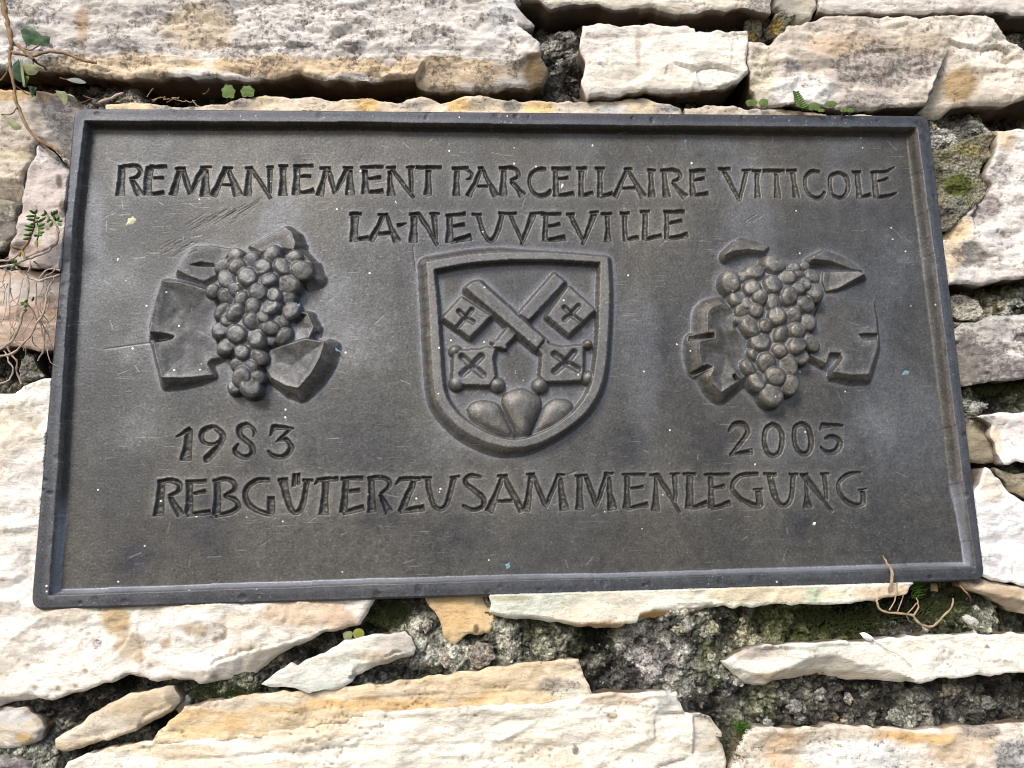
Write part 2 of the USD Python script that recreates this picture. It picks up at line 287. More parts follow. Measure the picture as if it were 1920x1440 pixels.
# ---------------- relief: clusters of grapes and leaves
def cl(s, ox, oy, k):                            # crop coordinates -> photo pixels
    return poly(s) / k + [ox, oy]
CLUSTERS = []
def cluster(ox, oy, k, grapes, leaves, axis, key):
    ax = XZ(cl(axis, ox, oy, k), 0.0)
    for spec in leaves:
        pts, lo, hi, reach, slope = spec[:5]
        notches = spec[5] if len(spec) > 5 else []
        grad = spec[6] if len(spec) > 6 else None
        lab = newlab(f'leaf:{key}')
        P = cl(pts, ox, oy, k)
        P = P + np.random.default_rng(len(P)).normal(0, .5, P.shape)
        if grad is not None:
            g0, g1 = XZ(cl(grad, ox, oy, k), 0.0)
            def tf(X, Z, din, g0=g0, g1=g1, lo=lo, hi=hi):
                s = ((X - g0[0]) * (g1[0] - g0[0]) + (Z - g0[1]) * (g1[1] - g0[1])) / ((g1 - g0) @ (g1 - g0))
                return PLATE + lo + (hi - lo) * np.clip(s, 0, 1.15) + (nz2(X, Z, 90, 12) - .5) * .0008
        else:
            def tf(X, Z, din, lo=lo, hi=hi, reach=reach):
                d = seg_dist(np.c_[X.ravel(), Z.ravel()], ax).reshape(X.shape)
                s = 1 - np.exp(-np.clip(d - 0.006, 0, None) / reach * 1.3)
                lip = np.exp(-np.clip(din - .0002, 0, None) / 0.0085) * 0.0052 * s - .0022 * s
                return PLATE + lo + (hi - lo) * s ** 1.6 + lip + (nz2(X, Z, 55, 11, 3) - .5) * .0034
        pre = H.copy()
        win, pl = slab(P, 0, lab, slope, 0.0, tf, .0006, 1.2 if (key == 2 and slope == 1.05) else 2.6)
        for nt in notches:
            q = XZ(cl(nt, ox, oy, k), 0.0); w2 = window(q, .004); s = sdist(q, w2)
            cut = np.clip(s * 3.2 + .0006, 0, None)
            hv = np.maximum(H[w2] - cut, np.minimum(H[w2], plate_field[w2] + .0005)); H[w2] = hv
    # body under the grapes
    G = []
    for g in grapes.split():
        x, y, r = [float(v) for v in g.split(',')]
        G.append((*XZ([[ox + x / k, oy + y / k]], PLATE + .0125)[0], r / k * PXM * 1.12))
    G = np.array(G)
    hull = shapely.union_all([shapely.Point(a, b).buffer(r) for a, b, r in G]).buffer(.006).buffer(-.0085); rf_ = np.random.default_rng(40 + key); x0, z0, x1, z1 = hull.bounds
    for _ in range(900):                         # berries half hidden between the others
        a, b = rf_.uniform(x0, x1), rf_.uniform(z0, z1)
        if hull.contains(shapely.Point(a, b)) and (np.hypot(G[:, 0] - a, G[:, 1] - b) - G[:, 2]).min() > .0006: G = np.vstack([G, [a, b, rf_.uniform(.0044, .0054)]])
    body = shapely.union_all([shapely.Point(a, b).buffer(r * .95) for a, b, r in G]).buffer(.003).buffer(-.003)
    body = max(getattr(body, 'geoms', [body]), key=lambda q: q.area)
    pgb = body; bl = np.array(body.exterior.coords); win = window(bl, .004); s = sdist(bl, win)
    clab = newlab(f'cluster:{key}'); CLUSTERS.append((key, clab))
    bh = PLATE + 0.0012 + 0.0086 * np.sqrt(np.clip(s / 0.016, 0, 1)); bh = np.where(s > 0, bh, -1)
    put(win, bh, clab)
    rg = np.random.default_rng(key)
    for (a, b, r) in G:
        w = window([[a, b]], r + .003)
        X, Z = GX[w] - a, GZ[w] - b
        q = (rg.random() - .5) * .34; th = rg.random() * 3
        u, v = X * math.cos(th) + Z * math.sin(th), -X * math.sin(th) + Z * math.cos(th)
        D2 = (u / (1 + q)) ** 2 + (v / (1 - q)) ** 2
        ins = float(np.clip(pgb.exterior.distance(shapely.Point(a, b)) / .016, 0, 1)) if pgb.contains(shapely.Point(a, b)) else 0.0
        zc = PLATE + 0.0036 + 0.0082 * math.sqrt(ins) + rg.normal(0, .0004)
        dome = np.sqrt(np.clip(r * r - D2, 0, None)) * 0.84
        dome = np.minimum(dome, r * .60 + (dome - r * .60) * .38 + (X * math.sin(th * 7) + Z * math.cos(th * 5)) * .16) + (nz2(GX[w], GZ[w], 200, 21 + key, 3) - .5) * .0016
        hh = np.where(D2 < r * r, zc - r * .42 + dome, -1)
        put(w, hh, newlab(f'grape:{key}'))
cluster(260, 410, 4.115,
    '735,265,60 1015,262,72 860,300,66 632,345,60 748,358,66 960,370,72 1105,365,76 1240,385,86 672,462,78 838,450,80 998,472,66 1150,492,80 556,540,56 663,580,64 792,612,58 915,560,74 1045,588,62 630,700,64 738,716,68 880,672,64 1012,684,72 1160,700,70 868,782,68 1000,832,66 620,850,68 750,880,76 900,918,76 655,975,66 1105,890,62 790,1020,58 910,1060,68 742,1110,52 850,1136,60 785,1212,78 905,1212,52 718,1290,52 845,1290,80 1185,285,62 1080,780,60',
    [('830,190 1000,125 1130,60 1190,110 1215,190 1195,245 1060,215 930,240', .0025, .0085, .02, 1.3, [], '850,220 1150,120'),
     ('290,395 330,310 400,205 540,185 700,210 640,300 600,400 480,470 400,440', .0015, .0068, .02, 1.3, ['390,345 460,320 560,330 565,350 440,352'], '620,330 300,350'),
     ('185,478 330,490 450,525 560,560 600,700 580,900 620,1060 545,1075 520,1110 560,1195 400,1225 180,1232 120,980 92,900 95,800 130,640', .0018, .0092, .032, 1.25, ['90,885 170,878 265,900 250,925 110,965 88,930']),
     ('1000,1010 1180,960 1290,930 1440,955 1405,1080 1340,1200 1235,1312 1130,1292 1010,1225 960,1130', .0018, .0100, .026, 1.05, ['1300,930 1380,880 1460,900 1430,945']),
     ('1080,760 1200,700 1300,720 1350,830 1290,960 1120,980', .0012, .0062, .03, 1.2, ['1150,770 1220,725 1290,735 1210,800', '1320,905 1360,860 1395,870 1365,925']),
     ('1090,270 1250,235 1330,330 1365,440 1290,470 1180,420', .0018, .0045, .02, 0.9)],
    '900,300 800,800 790,1250', 1)
cluster(1260, 420, 4.114,
    '810,300,88 650,362,74 470,432,84 785,466,78 630,492,68 912,405,68 1100,395,64 1045,310,44 958,330,56 990,490,54 905,552,74 1120,512,78 525,562,68 680,562,64 790,606,68 1040,612,78 552,657,56 655,660,58 815,712,74 940,706,74 625,782,88 850,842,68 970,817,68 1070,750,72 700,902,88 970,932,78 840,972,58 1090,900,72 745,1062,78 915,1082,84 1020,1012,64 810,1167,78 680,1207,74 790,1312,92 930,1232,78 610,1100,60 560,720,50',
    [('415,240 500,130 560,80 660,105 770,150 725,200 600,185 500,205', .0012, .0075, .02, 1.7, [], '610,85 590,210'),
     ('1075,270 1200,185 1330,222 1440,290 1500,345 1420,340 1250,280', .0012, .0070, .02, 1.7, [], '1330,200 1270,330'),
     ('1200,340 1460,360 1500,385 1400,430 1310,485 1220,500 1190,420', .0015, .0062, .02, 1.6, [], '1250,380 1440,430'),
     ('270,680 310,640 380,610 490,670 480,800 600,900 640,1120 545,1195 490,1160 470,1180 505,1220 380,1302 320,1240 285,1170 320,1110 215,1095 195,1000 205,905 325,880 325,850 265,840 262,740', .0020, .0095, .030, 1.05, ['150,850 325,842 325,880 140,890', '160,1140 265,1085 320,1100 180,1160', '470,1160 495,1155 520,1200 490,1205']),
     ('1200,545 1400,550 1590,580 1605,700 1605,930 1590,975 1520,1160 1385,1165 1250,1145 1205,1080 1080,1010 1090,800 1150,640', .0006, .0078, .036, 1.15, ['1465,838 1615,832 1610,880 1495,888', '1185,1120 1235,985 1315,990 1330,1035 1262,1115 1215,1190'], '1280,560 1420,1180')],
    '800,300 780,800 790,1280', 2)

# ---------------- relief: shield with the crossed keys
def sc(s): return poly(s) / 3.4286 + [760, 450]
SH_H = PLATE + 0.0078
lab_sh = newlab('shield_rim'); lab_fld = newlab('shield_field')
o_pl = XZ(spline(sc('135,140 400,95 650,78 950,80 1305,108'), 6), SH_H)
o_rest = XZ(spline(sc('1305,108 1315,300 1306,600 1275,880 1190,1070 1040,1210 850,1310 690,1335 520,1300 350,1210 230,1080 185,960 165,700 150,400 135,140'), 6), SH_H)
O = np.vstack([o_pl[:-1], o_rest[:-1]])
i_pl = XZ(spline(sc('182,188 400,148 650,127 900,124 1255,142'), 6), SH_H)
i_rest = XZ(spline(sc('1255,142 1250,300 1240,600 1222,800 1180,970 1070,1115 900,1228 720,1284 560,1254 390,1160 295,1060 245,940 225,700 205,400 182,188'), 6), SH_H)
I = np.vstack([i_pl[:-1], i_rest[:-1]])
win = window(O, .012); so, si = sdist(O, win), sdist(I, win)
asym = 1.15 + 0.9 * sstep(-.02, .03, GX[win] - .0)          # the left wall has more draft
h = np.where(so > 0, SH_H - np.clip(.0007 - so, 0, None) * .6, SH_H + so * asym)
put(win, h, lab_sh)
dep = np.clip(si / 0.0022, 0, 1); dep = dep * dep * (3 - 2 * dep)
fld = PLATE + 0.0012
hv = H[win]; hv = np.where(si > 0, SH_H + (fld - SH_H) * dep + (nz2(GX[win], GZ[win], 60, 31) - .5) * .0008, hv); H[win] = hv
lv = LAB[win]; lv[si > 0.0018] = lab_fld; LAB[win] = lv
plate_field[win] = np.where(si > 0, H[win], plate_field[win])
def slabs(s, top, name, slope=2.2, topfun=None, rnd=.0005):
    lab = newlab(name); slab(sc(s), fld + top, lab, slope, fld + top * .8, topfun, rnd); return lab
def knob(s, r, top, lab):
    c = XZ(sc(s), fld + top * .5)[0]; r = r / 3.4286 * PXM; w = window([c], r + .002)
    D = np.hypot(GX[w] - c[0], GZ[w] - c[1]); put(w, np.where(D < r, fld + np.sqrt(np.clip(r * r - D * D, 0, None)) * (top / r), -1), lab)
def groove(s, wpx, depth):
    a = XZ(sc(s), fld + .004); w = window(a, .003)
    d = seg_dist(np.c_[GX[w].ravel(), GZ[w].ravel()], a).reshape(GX[w].shape); hw = wpx / 3.4286 * PXM / 2
    H[w] -= depth * sstep(0, hw, hw * 1.15 - d)
k2 = slabs('958,215 1025,270 795,515 725,480', .0050, 'key:shaft')
LABELS[k2] = 'key:b'
def addto(lab, s, top, slope=2.2, rnd=.0005): slab(sc(s), fld + top, lab, slope, fld + top * .8, None, rnd)
addto(k2, '660,562 708,610 632,690 556,690 600,640', .0050)
addto(k2, '1048,300 1217,450 1052,607 912,490', .0058)
addto(k2, '312,738 350,712 480,706 520,690 578,700 560,760 578,880 540,935 370,930 306,892', .0050)
k1 = newlab('key:a')
addto(k1, '390,312 430,275 475,265 890,640 845,697', .0072)
addto(k1, '362,372 548,490 415,627 243,500', .0058)
addto(k1, '855,705 885,640 925,672 1000,690 1142,678 1140,870 1125,905 900,910 868,880 880,740', .0052)
for s, r, lab in (('330,920', 54, k2), ('590,930', 52, k2), ('320,712', 44, k2), ('1180,885', 52, k1), ('865,935', 56, k1), ('1172,668', 34, k1)):
    knob(s, r, .0060, lab)
for s, lab in (('560,650 640,690', k2), ('850,690 905,650', k1)):
    a = XZ(sc(s), fld + .004); w = window(a, .003); d = seg_dist(np.c_[GX[w].ravel(), GZ[w].ravel()], a).reshape(GX[w].shape)
    put(w, np.where(d < .0018, fld + .0036 + np.sqrt(np.clip(.0018**2 - d * d, 0, None)) * .8, -1), lab)
for s in ('345,462 385,500 435,530', '428,452 395,495 340,560', '1022,438 1070,485 1125,530', '1112,428 1070,475 1022,515'):
    groove(s, 38, .0024)
for s in ('365,752 430,810 500,870', '488,750 430,810 368,862', '960,735 1035,790 1108,832', '1085,722 1035,785 962,846'):
    groove(s, 50, .0032)
def dome(s, top, name):
    lab = newlab(name); q = XZ(spline(sc(s + ' ' + s.split()[0]), 6), fld + .002); w = window(q, .003); sd0 = sdist(q, w); sd = np.where(sd0 > 0, np.maximum(ndimage.gaussian_filter(np.maximum(sd0, 0), 5) * np.clip(sd0 / .001, 0, 1), 1e-6), sd0)
    mx = sd.max(); hh = np.where(sd > 0, fld + top * np.sqrt(np.clip(1 - (1 - np.clip(sd / (mx * 1.02), 0, 1)) ** 2, 0, 1)), -1); put(w, hh, lab, -1)
dome('395,1085 430,1045 510,1030 600,1060 650,1150 705,1275 620,1262 500,1225 425,1165', .0062, 'hill')
dome('795,1275 840,1170 885,1075 960,1020 1055,1035 1080,1105 1015,1195 900,1245', .0062, 'hill')
dome('745,948 830,985 872,1030 860,1110 800,1240 755,1290 715,1265 650,1130 618,1030 660,975', .0082, 'hill')

# ---------------- incised lettering: strokes in photo pixels "x,y,width ..." ; ~ = smooth curve
TEXT = '''R 229,311,12 227,340,12 225,367,16|~231,312,7 255,311,8 263,320,8 257,331,7 243,335,5|247,337,8 262,365,14
E 281.5,312,14 277,340,12 276.5,366,15|280,312.5,7 313,313,8|287,334,5 307,334,7|284,364,6 308,361,9
M 338,316,9 331,340,10 324,366,15|329,316,5 348,316,6|343,318,9 357,364,9|384,314,12 371,335,10 358,362,7|376,313,4 397,313,5|385,320,11 385,345,12 385,368,19
A 423,315,8 412,341,10 399,369,13|428,316,8 436,338,10 447,367,17|418,315,5 436,315,5|414,347,5 438,347,6
N 468,315,9 466,340,10 464,367,15|460,315,5 474,315,6|472,317,6 490,343,7 508,373,6|507,314,10 506,335,8 506,362,6|500,312.5,4 513,312.5,5
I 531,311,12 531,335,10 530,367,16|522,311,5 540,311,5
E 558,311,11 556,340,11 555,366,15|551,312,6 588,311,8|562,331,5 583,330,8|560,362,6 589,357,10
M 611,317,8 606,340,8 599,367,15|600,315,6 620,315,7|615,319,10 622,340,8 628,363,7|652,315,9 641,337,9 629,361,7|643,314,4 662,314,5|655,319,10 656,343,12 657,366,18
E 685,318,10 685,340,10 685,364,15|676,313.5,6 718,313,8|690,335,5 714,333,8|687,362,6 719,358,10
N 731,321,7 732,345,9 734,367,16|724,314,4 742,315,7|735,317,7 754,342,7 776,371,6|770,314,10 771,335,8 772,362,7|762,313.5,4 777,313.5,5
T 780,314,7 828,314,8|804,318,10 803,340,10 802,366,15
P 848,315,7 879,315,8|857,317,10 856,342,10 856,367,14|~877,318,6 885,326,6 882,334,5 875,337,4
A 902,317,7 892,342,9 878,368,12|905,317,6 917,342,8 931,368,13|897,315,5 907,315,5|890,349.5,5 914,349.5,6
R 945,317,10 944,340,10 944,367,15|~936,315,7 958,314.5,8 970,320,8 972,331,7 958,338,6|959,339,7 970,353,9 981,367,15
C ~1023,317,8 1007,318,8 995,328,7 993,345,6 1000,360,7 1013,367,9 1027,364,9 1032,356,5
E 1042,317,9 1042,343,9 1043,369,12|1034,316,7 1071,316.5,9|1045,336,5 1066,333,8|1045,367,6 1077,363,10
L 1081,315.5,6 1101,315.5,6|1090,317,11 1090,340,8 1090,368,11|1090,367.5,7 1112,363,10
L 1116,316,6 1135,316,6|1126,318,11 1125,340,8 1125,369,11|1126,368.5,7 1149,362,10
A 1176,319,7 1166,342,9 1153,370,13|1178,319,7 1191,342,9 1207,369,15|1170,317,6 1186,317,6|1166,352.5,5 1193,352.5,6
I 1214,319.5,6 1229,319,6|1220.5,321,9 1221,340,9 1222,370,14
R ~1238,320,7 1260,319,8 1273,323,8 1275,333,7 1262,341,6|1245.5,321,9 1247,343,9 1250,370,15|1262,342,7 1272,355,9 1286,370,15
E 1298,321,9 1298,343,9 1300,368,13|1293,321,8 1324,320,9|1301,338,6 1322,335,9|1302,367,7 1329,362,10
V 1347,317,7 1370,317,7|1357,320,9 1371,345,9 1386,374,8|1400,321,9 1394,347,8 1387,377,6|1391,319,5 1409,319,5
I 1410,320,6 1428,320,6|1420,322,10 1420,345,8 1421,371,13
T 1430,320,7 1472,320,9|1456,324,8 1457,345,9 1459,371,14
I 1475,319,6 1495,319,6|1487,321,10 1490,345,9 1494,371,14
C ~1538,321,8 1522,321,8 1511.5,331,7 1511,349,7 1518,364,8 1529,370.5,9 1540,369,9 1547,358,5
O ~1573,323,8 1586,329,9 1591,347,9 1587,364,8 1576,371,8 1563,366,8 1557,350,8 1559,331,8 1573,323,8
L 1598,322,6 1616,322,6|1608,323,11 1610,345,10 1612,371,12|1612,370,7 1634,365,10
E 1640,322,11 1641,345,10 1644,371,13|1633,323,6 1655,322,7 1667,320,6 1678,313,3|1646,340,5 1667,334,7|1645,370,7 1665,368,9 1683,361,3
L 655,401,7 678,401,8|666,402,14 665,428,12 663,453,15|666,449.5,7 692,446.5,9
A 719,402,7 709,426,9 695,453,12|724,402,6 733,426,7 745,453,15|709,402,5 728,402,5|707,438.5,6 735,437,8
dot 745,423,9 763,420,2
N 777,403,11 776,430,12 775,455,16|768,401,6 787,401,7|785,402,9 802,427,8 820,460,6|814,401,11 816,425,9 818,452,6|805,400.5,4 824,400.5,5
E 843,403,11 843,430,11 843,455,15|836,403.5,6 873,401,8|847,424.5,5 872,421,9|845,453,8 884,444,14
U 885,402,5 903,402,6|~897,403,8 904,428,8 913,446,9 923,450,10 932,436,9 942,401,9
V 935,400,6 970,400,6|957,402,7 968,427,7 980,454,6|1000,400,13 990,427,10 978,458,6|994,400,5 1017,399,5
E 1024,401,9 1023,427,9 1022,452,11|1015,401,7 1053,400.5,8|1027,425,6 1051,420,9|1022,451,7 1060,445,12
V 1062,402,6 1078,402,6|1070,403,9 1081,426,8 1094,451,7|1115,400,11 1105,427,9 1093,459,6|1105,398.5,5 1123,397,5
I 1127,401,6 1148,400.5,6|1139,402,10 1139.5,426,8 1140,453,12
L 1163,400,6 1181,399,6|1171,401,10 1171.5,426,8 1173,452,9|1173,450.5,7 1198,445,10
L 1200,397.5,6 1219,396.5,6|1210,398,10 1209.5,424,9 1209,450,10|1210,449.5,7 1241,441.5,10
E 1250.5,399,9 1250.5,424,9 1250.5,449,10|1245,398,7 1284,397.5,9|1253,419.5,6 1280,414,9|1251,448.5,8 1290,441,12
R 302.5,903,12 300,935,13 297,968,18|~295,904,7 322,901,9 336,908,9 334,921,8 316,930,6|318,931,8 328,948,10 339,967,14
E 355,904,11 355,935,11 354,965,13|349,904,6 387,902.5,7|361,926,5 386,921,8|350,966,7 395,961,9
B 407,901,11 407,935,11 406,966,14|~399,902,6 420,898,8 437,904,8 439,918,8 420,930,5|~420,930,5 441,938,9 446,951,10 433,961,9 404,968,7
G ~505,901,8 482,901,9 465,912,9 460,930,9 471,951,9 500,963,9 513,961,8|508,931,12 508.5,962,13
U 521,900,6 540,899.5,7|~531,901,14 537,928,12 543,950,9 554,961.5,9 566,951,10 572,926,9 576,901,9|568,900.5,5 587,900.5,6|552,888,7 551,912,7|560,888,7 559,909,6
T 590,908,4 597,899.5,7 635,898,8|611,901,11 609.5,935,11 607,966,17
E 649,898,10 647,930,10 644,962,14|640,898,6 681,896,8|653,922,5 675,919,9|644,962,7 683,952,12
R 696.5,898,11 697,930,11 697.5,961,15|~690,898,6 715,895.5,8 729,902,8 729,913,7 713,926,5|713,927,6 721,943,9 730,961,15
Z 742,909,4 750,898.5,8 789,897.5,7|777,901,9 766,928,11 752,960,12|750,960,7 796,952,11
U 790,896,5 809,895.5,6|~802,897,10 806,925,9 813,947,7 825,955,8 837,947,8 845,921,9 852,896,10|844,894.5,4 862,894,5
S ~903,895,6 888,891.5,8 875,896,8 874,907,8 890,920,9 906,935,9 905,949,8 889,956,8 867,948,5
A 943,893,8 931,925,10 917,960,15|944,892,8 960,922,11 979,959,11|933,891.5,5 952,891.5,6|928,940,5 962,940,7
M 997,889,10 993,922,9 987,958,14|987,889,4 1003,889,6|999,891,8 1011,920,9 1023,949,8|1049,891,9 1037,917,8 1023,951,7|1043,890,4 1060,890,5|1050,897,9 1053,925,11 1059,957,17
M 1087,893,11 1087,925,10 1087,957,14|1079,893,4 1102,893,6|1100,895,9 1109,920,9 1118,947,8|1139,889,10 1129,918,8 1118,950,6|1133,888,4 1151,888,5|1141,895,9 1144,924,10 1149,956,17
E 1176,891,10 1176,925,9 1176,955,14|1167,890,5 1211,889.5,6|1182,916,4 1207,912.5,7|1178,953.5,6 1216,946,9
N 1230,893,6 1230,925,8 1230,958,16|1219,891,5 1237,891,7|1233,892,9 1253,923,8 1275,961,5|1265,888,10 1266,915,8 1267,942,6|1256,888,4 1274,888,4
L 1281,889,5 1305,889,6|1294,890,12 1294,922,12 1293,955,16|1295,953,7 1328,943,11
E 1333,892,9 1334,925,9 1335,954,13|1321,890,5 1369,889.5,7|1331,916,5 1360,912,8|1334,953,7 1370,943.5,11
G ~1422,889.5,8 1396,890,8 1378,901,8 1374,916,7 1388,934,9 1411,947,10 1429,949,8|1422.5,920,11 1425,949,13|1412,918,4 1430,918,4
U 1432,889.5,6 1456,889.5,7|~1444,891,12 1451,922,11 1458,940,9 1469,947.5,8 1481,940,9 1486,917,9 1488,890,9|1480,889,4 1497,889,5
N 1507,890,12 1530,920,10 1561,960,5|1500,890,5 1516,890,6|1512,902,6 1513,928,7 1515,953,18|1546,889,10 1548,912,8 1550,937,6|1538,889,4 1555,889,5
G ~1615,886.5,4 1592,889,8 1575,902,7 1572.5,920,8 1584,937,9 1602.5,947.5,9 1621,945.5,7|1617.5,920,9 1619,946,10|1609,919,4 1626,917,3
1 330,819.5,3 358,804,10|355,805,11 352,836,15 348,864,19
9 ~414,809,9 399,800.5,8 382,807,10 377,821,8 385,831,6 399,833,5 409,827,4|~414,808,9 418,818,10 411,834,11 399,849,12 386,862,12
8 ~473,801,5 461,797,9 449,804,10 450,815,9 462,826,9 473,838,9 473,850,9 462,857.5,9 446,853,9 440,843,8 447,832,4|~472,800,5 478,810,6 474,820,3
3 506,818,4 514,801,11 551,804,4|544,806,7 519,829,3|~522,827,4 536,825,8 546,837,10 542,849,10 528,857,9 513,855,8 502,846,4
2 ~1367,809,4 1377,796,10 1394,795.5,11 1402.5,807,9 1397,820,8 1383,838,8 1371,854,6|1369,853.5,5 1412,846,11
0 ~1450,795,8 1462,803,9 1467,824,10 1463,845,9 1452,855,9 1439,848,9 1433,826,8 1437,803,8 1450,795,8
0 ~1502,793,8 1515,802,10 1521,822,10 1519,843,9 1509,851,9 1496,843,9 1490,822,8 1491,802,8 1502,793,8
5 1538,807,4 1544,797,11 1582,797.5,4|~1546,823,4 1558,818,8 1572,823,10 1575,834,11 1567,845,10 1553,849,9 1538,838,4'''
LETTERD = np.zeros((NZ, NX))
for line in TEXT.split('\n'):
    ch, rest = line.split(' ', 1)
    lab = newlab('digit' if ch.isdigit() else 'dot' if ch == 'dot' else 'letter')
    strokes = []
    for s in rest.split('|'):
        smooth = s[0] == '~'; a = poly(s.lstrip('~'))
        p = XZ(a[:, :2], PLATE); w = a[:, 2] * PXM * 1.12
        if smooth: p2 = spline(p, 7); w = np.interp(np.linspace(0, 1, len(p2)), np.linspace(0, 1, len(w)), w); p = p2
        strokes.append((p, w))
    win = window(np.vstack([p for p, w in strokes]), .006); shp = GX[win].shape
    P = np.c_[GX[win].ravel(), GZ[win].ravel()]
    P = P + np.c_[nz2(P[:, 0], P[:, 1], 260, 41, 2) - .5, nz2(P[:, 0], P[:, 1], 260, 47, 2) - .5] * .0011
    V = np.full(len(P), -1.0)
    for p, w in strokes:
        for i in range(len(p) - 1):
            d = p[i + 1] - p[i]; Ln = np.linalg.norm(d); d = d / max(Ln, 1e-9); q = P - p[i]
            s_ = q @ d; r_ = np.abs(q @ [-d[1], d[0]]); hw = (w[i] + (w[i + 1] - w[i]) * np.clip(s_ / max(Ln, 1e-9), 0, 1)) / 2
            v = np.minimum(hw - r_, np.minimum(s_ + .0002, Ln + .0002 - s_) * 1.2)
            if i > 0: v = np.maximum(v, w[i] / 2 - np.linalg.norm(q, axis=1))
            V = np.maximum(V, v)
    V = V.reshape(shp)
    cut = 0.0022 * (1 - np.exp(-(np.clip(V, 0, None) / 0.00062) ** 1.25)) * (1 + (nz2(GX[win], GZ[win], 420, 43, 2) - .5) * .5)
    lip = 0.00028 * np.exp(-np.clip(-V, 0, None) / 0.0008) * (V <= 0)
    old = LETTERD[win]; new = np.maximum(old, cut); LETTERD[win] = new
    H[win] += np.where(new > 0, 0, lip)
    lv = LAB[win]; lv[(V > 0.00005) & (cut >= old)] = lab; LAB[win] = lv
H -= LETTERD

# ---------------- tool marks and scratches
def scratch(a, b, wid, dep, dust_sheen=0.0):
    p = XZ([a, b], PLATE); w = window(p, .002); d = seg_dist(np.c_[GX[w].ravel(), GZ[w].ravel()], p).reshape(GX[w].shape)
    g = np.clip(1 - d / wid, 0, 1); H[w] -= dep * g
    DUST_SHEEN[w] = np.maximum(DUST_SHEEN[w], dust_sheen * g)
rs = np.random.default_rng(5)
for i in range(26):                                # combed marks above the left cluster
    x = 352 + i * 4.2 + rs.normal(0, 3); y = 428 - i * 1.1 + rs.normal(0, 5); l = 22 + rs.random() * 22
    scratch((x, y), (x + l, y - l * .62), .0006, .00022)
for i in range(14):
    x = 300 + i * 4 + rs.normal(0, 4); y = 470 + rs.normal(0, 8)
    scratch((x, y), (x + 22, y - 12), .0006, .0002)
for a, b in (((1665, 423), (1705, 452)), ((1682, 436), (1690, 446)), ((1398, 415), (1418, 402)), ((1404, 416), (1424, 404)), ((1410, 416), (1428, 405)), ((195, 655), (283, 643)), ((780, 508), (775, 462)), ((1065, 930 - 40), (1080, 884))):
    scratch(a, b, .0006, .0004, .5)
for i in range(150):
    x, y = rs.uniform(190, 1720), rs.uniform(250, 1060); th = rs.normal(0.1, .5) if rs.random() < .7 else rs.normal(1.5, .4); l = rs.uniform(5, 26)
    scratch((x, y), (x + l * math.cos(th), y + l * math.sin(th)), .0005, .00012, rs.uniform(.4, 1.0))
H = np.where(ndimage.gaussian_filter(((LAB > 1) & (LETTERD == 0)).astype(float), 4) > .02, ndimage.gaussian_filter(H, .65), ndimage.gaussian_filter(H, .55))
H = np.where(m_out, H, H)
# dust lies in hollows, edges are rubbed
cav = ndimage.gaussian_filter(H, 7) - H
relief = ndimage.gaussian_filter(((LAB > 1) & (LETTERD == 0)).astype(float), 14)
DUST_SHEEN = np.maximum(DUST_SHEEN, np.clip(cav / .0009, 0, 1) * .45 * (LETTERD < .0002) * sstep(.02, .4, relief))
halo = np.clip(relief, 0, 1) * (LAB == 0) * .42 * sstep(.35, .6, nz2(GX, GZ, 30, 51, 4))
DUST_SHEEN = np.maximum(DUST_SHEEN, halo)
bevel_sheen = sstep(.0002, .0012, dd) * sstep(draft * 1.25, draft * .75, dd) * sstep(-.09, -.12, GZ) * (np.abs(GX) < .295) * (.5 + .9 * nz2(GX, GZ, 60, 53, 3))  # sky reflection of the bottom bevel, painted in as a pale band
DUST_SHEEN = np.maximum(DUST_SHEEN, np.clip(bevel_sheen, 0, 1) * 1.5)
DUST_SHEEN = np.maximum(DUST_SHEEN, .34 * sstep(.50, .70, nz2(GX * 1.0, GZ * .5, 24, 57, 6)) * (.3 + 1.1 * nz2(GX, GZ, 300, 58, 3)) * (LAB == 0) * sstep(-.1, .0, GZ + .04 * np.sign(GX)))
gzv, gxv = np.gradient(H, CELL)
steep = np.clip(np.hypot(gxv, gzv) / 1.2, 0, 1)
worn = np.clip(-cav / .0007, 0, 1)
big = nz2(GX, GZ, 7, 61, 3)
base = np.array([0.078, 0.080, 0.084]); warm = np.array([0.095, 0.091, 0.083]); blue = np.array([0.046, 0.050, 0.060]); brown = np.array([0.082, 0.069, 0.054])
tb = sstep(.35, .65, big)[..., None]
TINT = base * (1 - tb) + warm * tb
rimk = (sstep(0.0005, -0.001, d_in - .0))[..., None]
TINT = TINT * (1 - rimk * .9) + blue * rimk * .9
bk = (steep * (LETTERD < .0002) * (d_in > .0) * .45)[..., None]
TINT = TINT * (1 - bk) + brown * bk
TINT *= (1 + .8 * worn * (LETTERD < .0002))[..., None]
lk = np.clip(LETTERD / .0018, 0, 1)[..., None]
TINT = TINT * (1 - lk * .4) + np.array([.042, .040, .036]) * lk * .4           # shade of the cuts painted into the tint as dark patina
def stain(x, y, r, col, k, sq=1.0):
    c = XZ([[x, y]], PLATE)[0]; rr_ = r * PXM; w = window([c], rr_ * 2.2)
    g = np.exp(-(((GX[w] - c[0])) ** 2 + ((GZ[w] - c[1]) * sq) ** 2) / rr_ ** 2) * np.clip(nz2(GX[w], GZ[w], 120, 71, 4) * 2 - .3, 0, 1.3) * k
    TINT[w] = TINT[w] * (1 - np.clip(g, 0, 1)[..., None]) + np.array(col) * np.clip(g, 0, 1)[..., None]
dk = (.045, .047, .058)
for s in ((380, 985, 60), (470, 860, 35), (720, 960, 40), (250, 1050, 40), (560, 300, 18), (860, 1010, 50), (1500, 985, 30), (582, 850, 14), (755, 533, 14), (1340, 830, 60), (1180, 830, 40), (1230, 650, 50)):
    stain(*s, dk, .95)
lg = (.16, .165, .175)
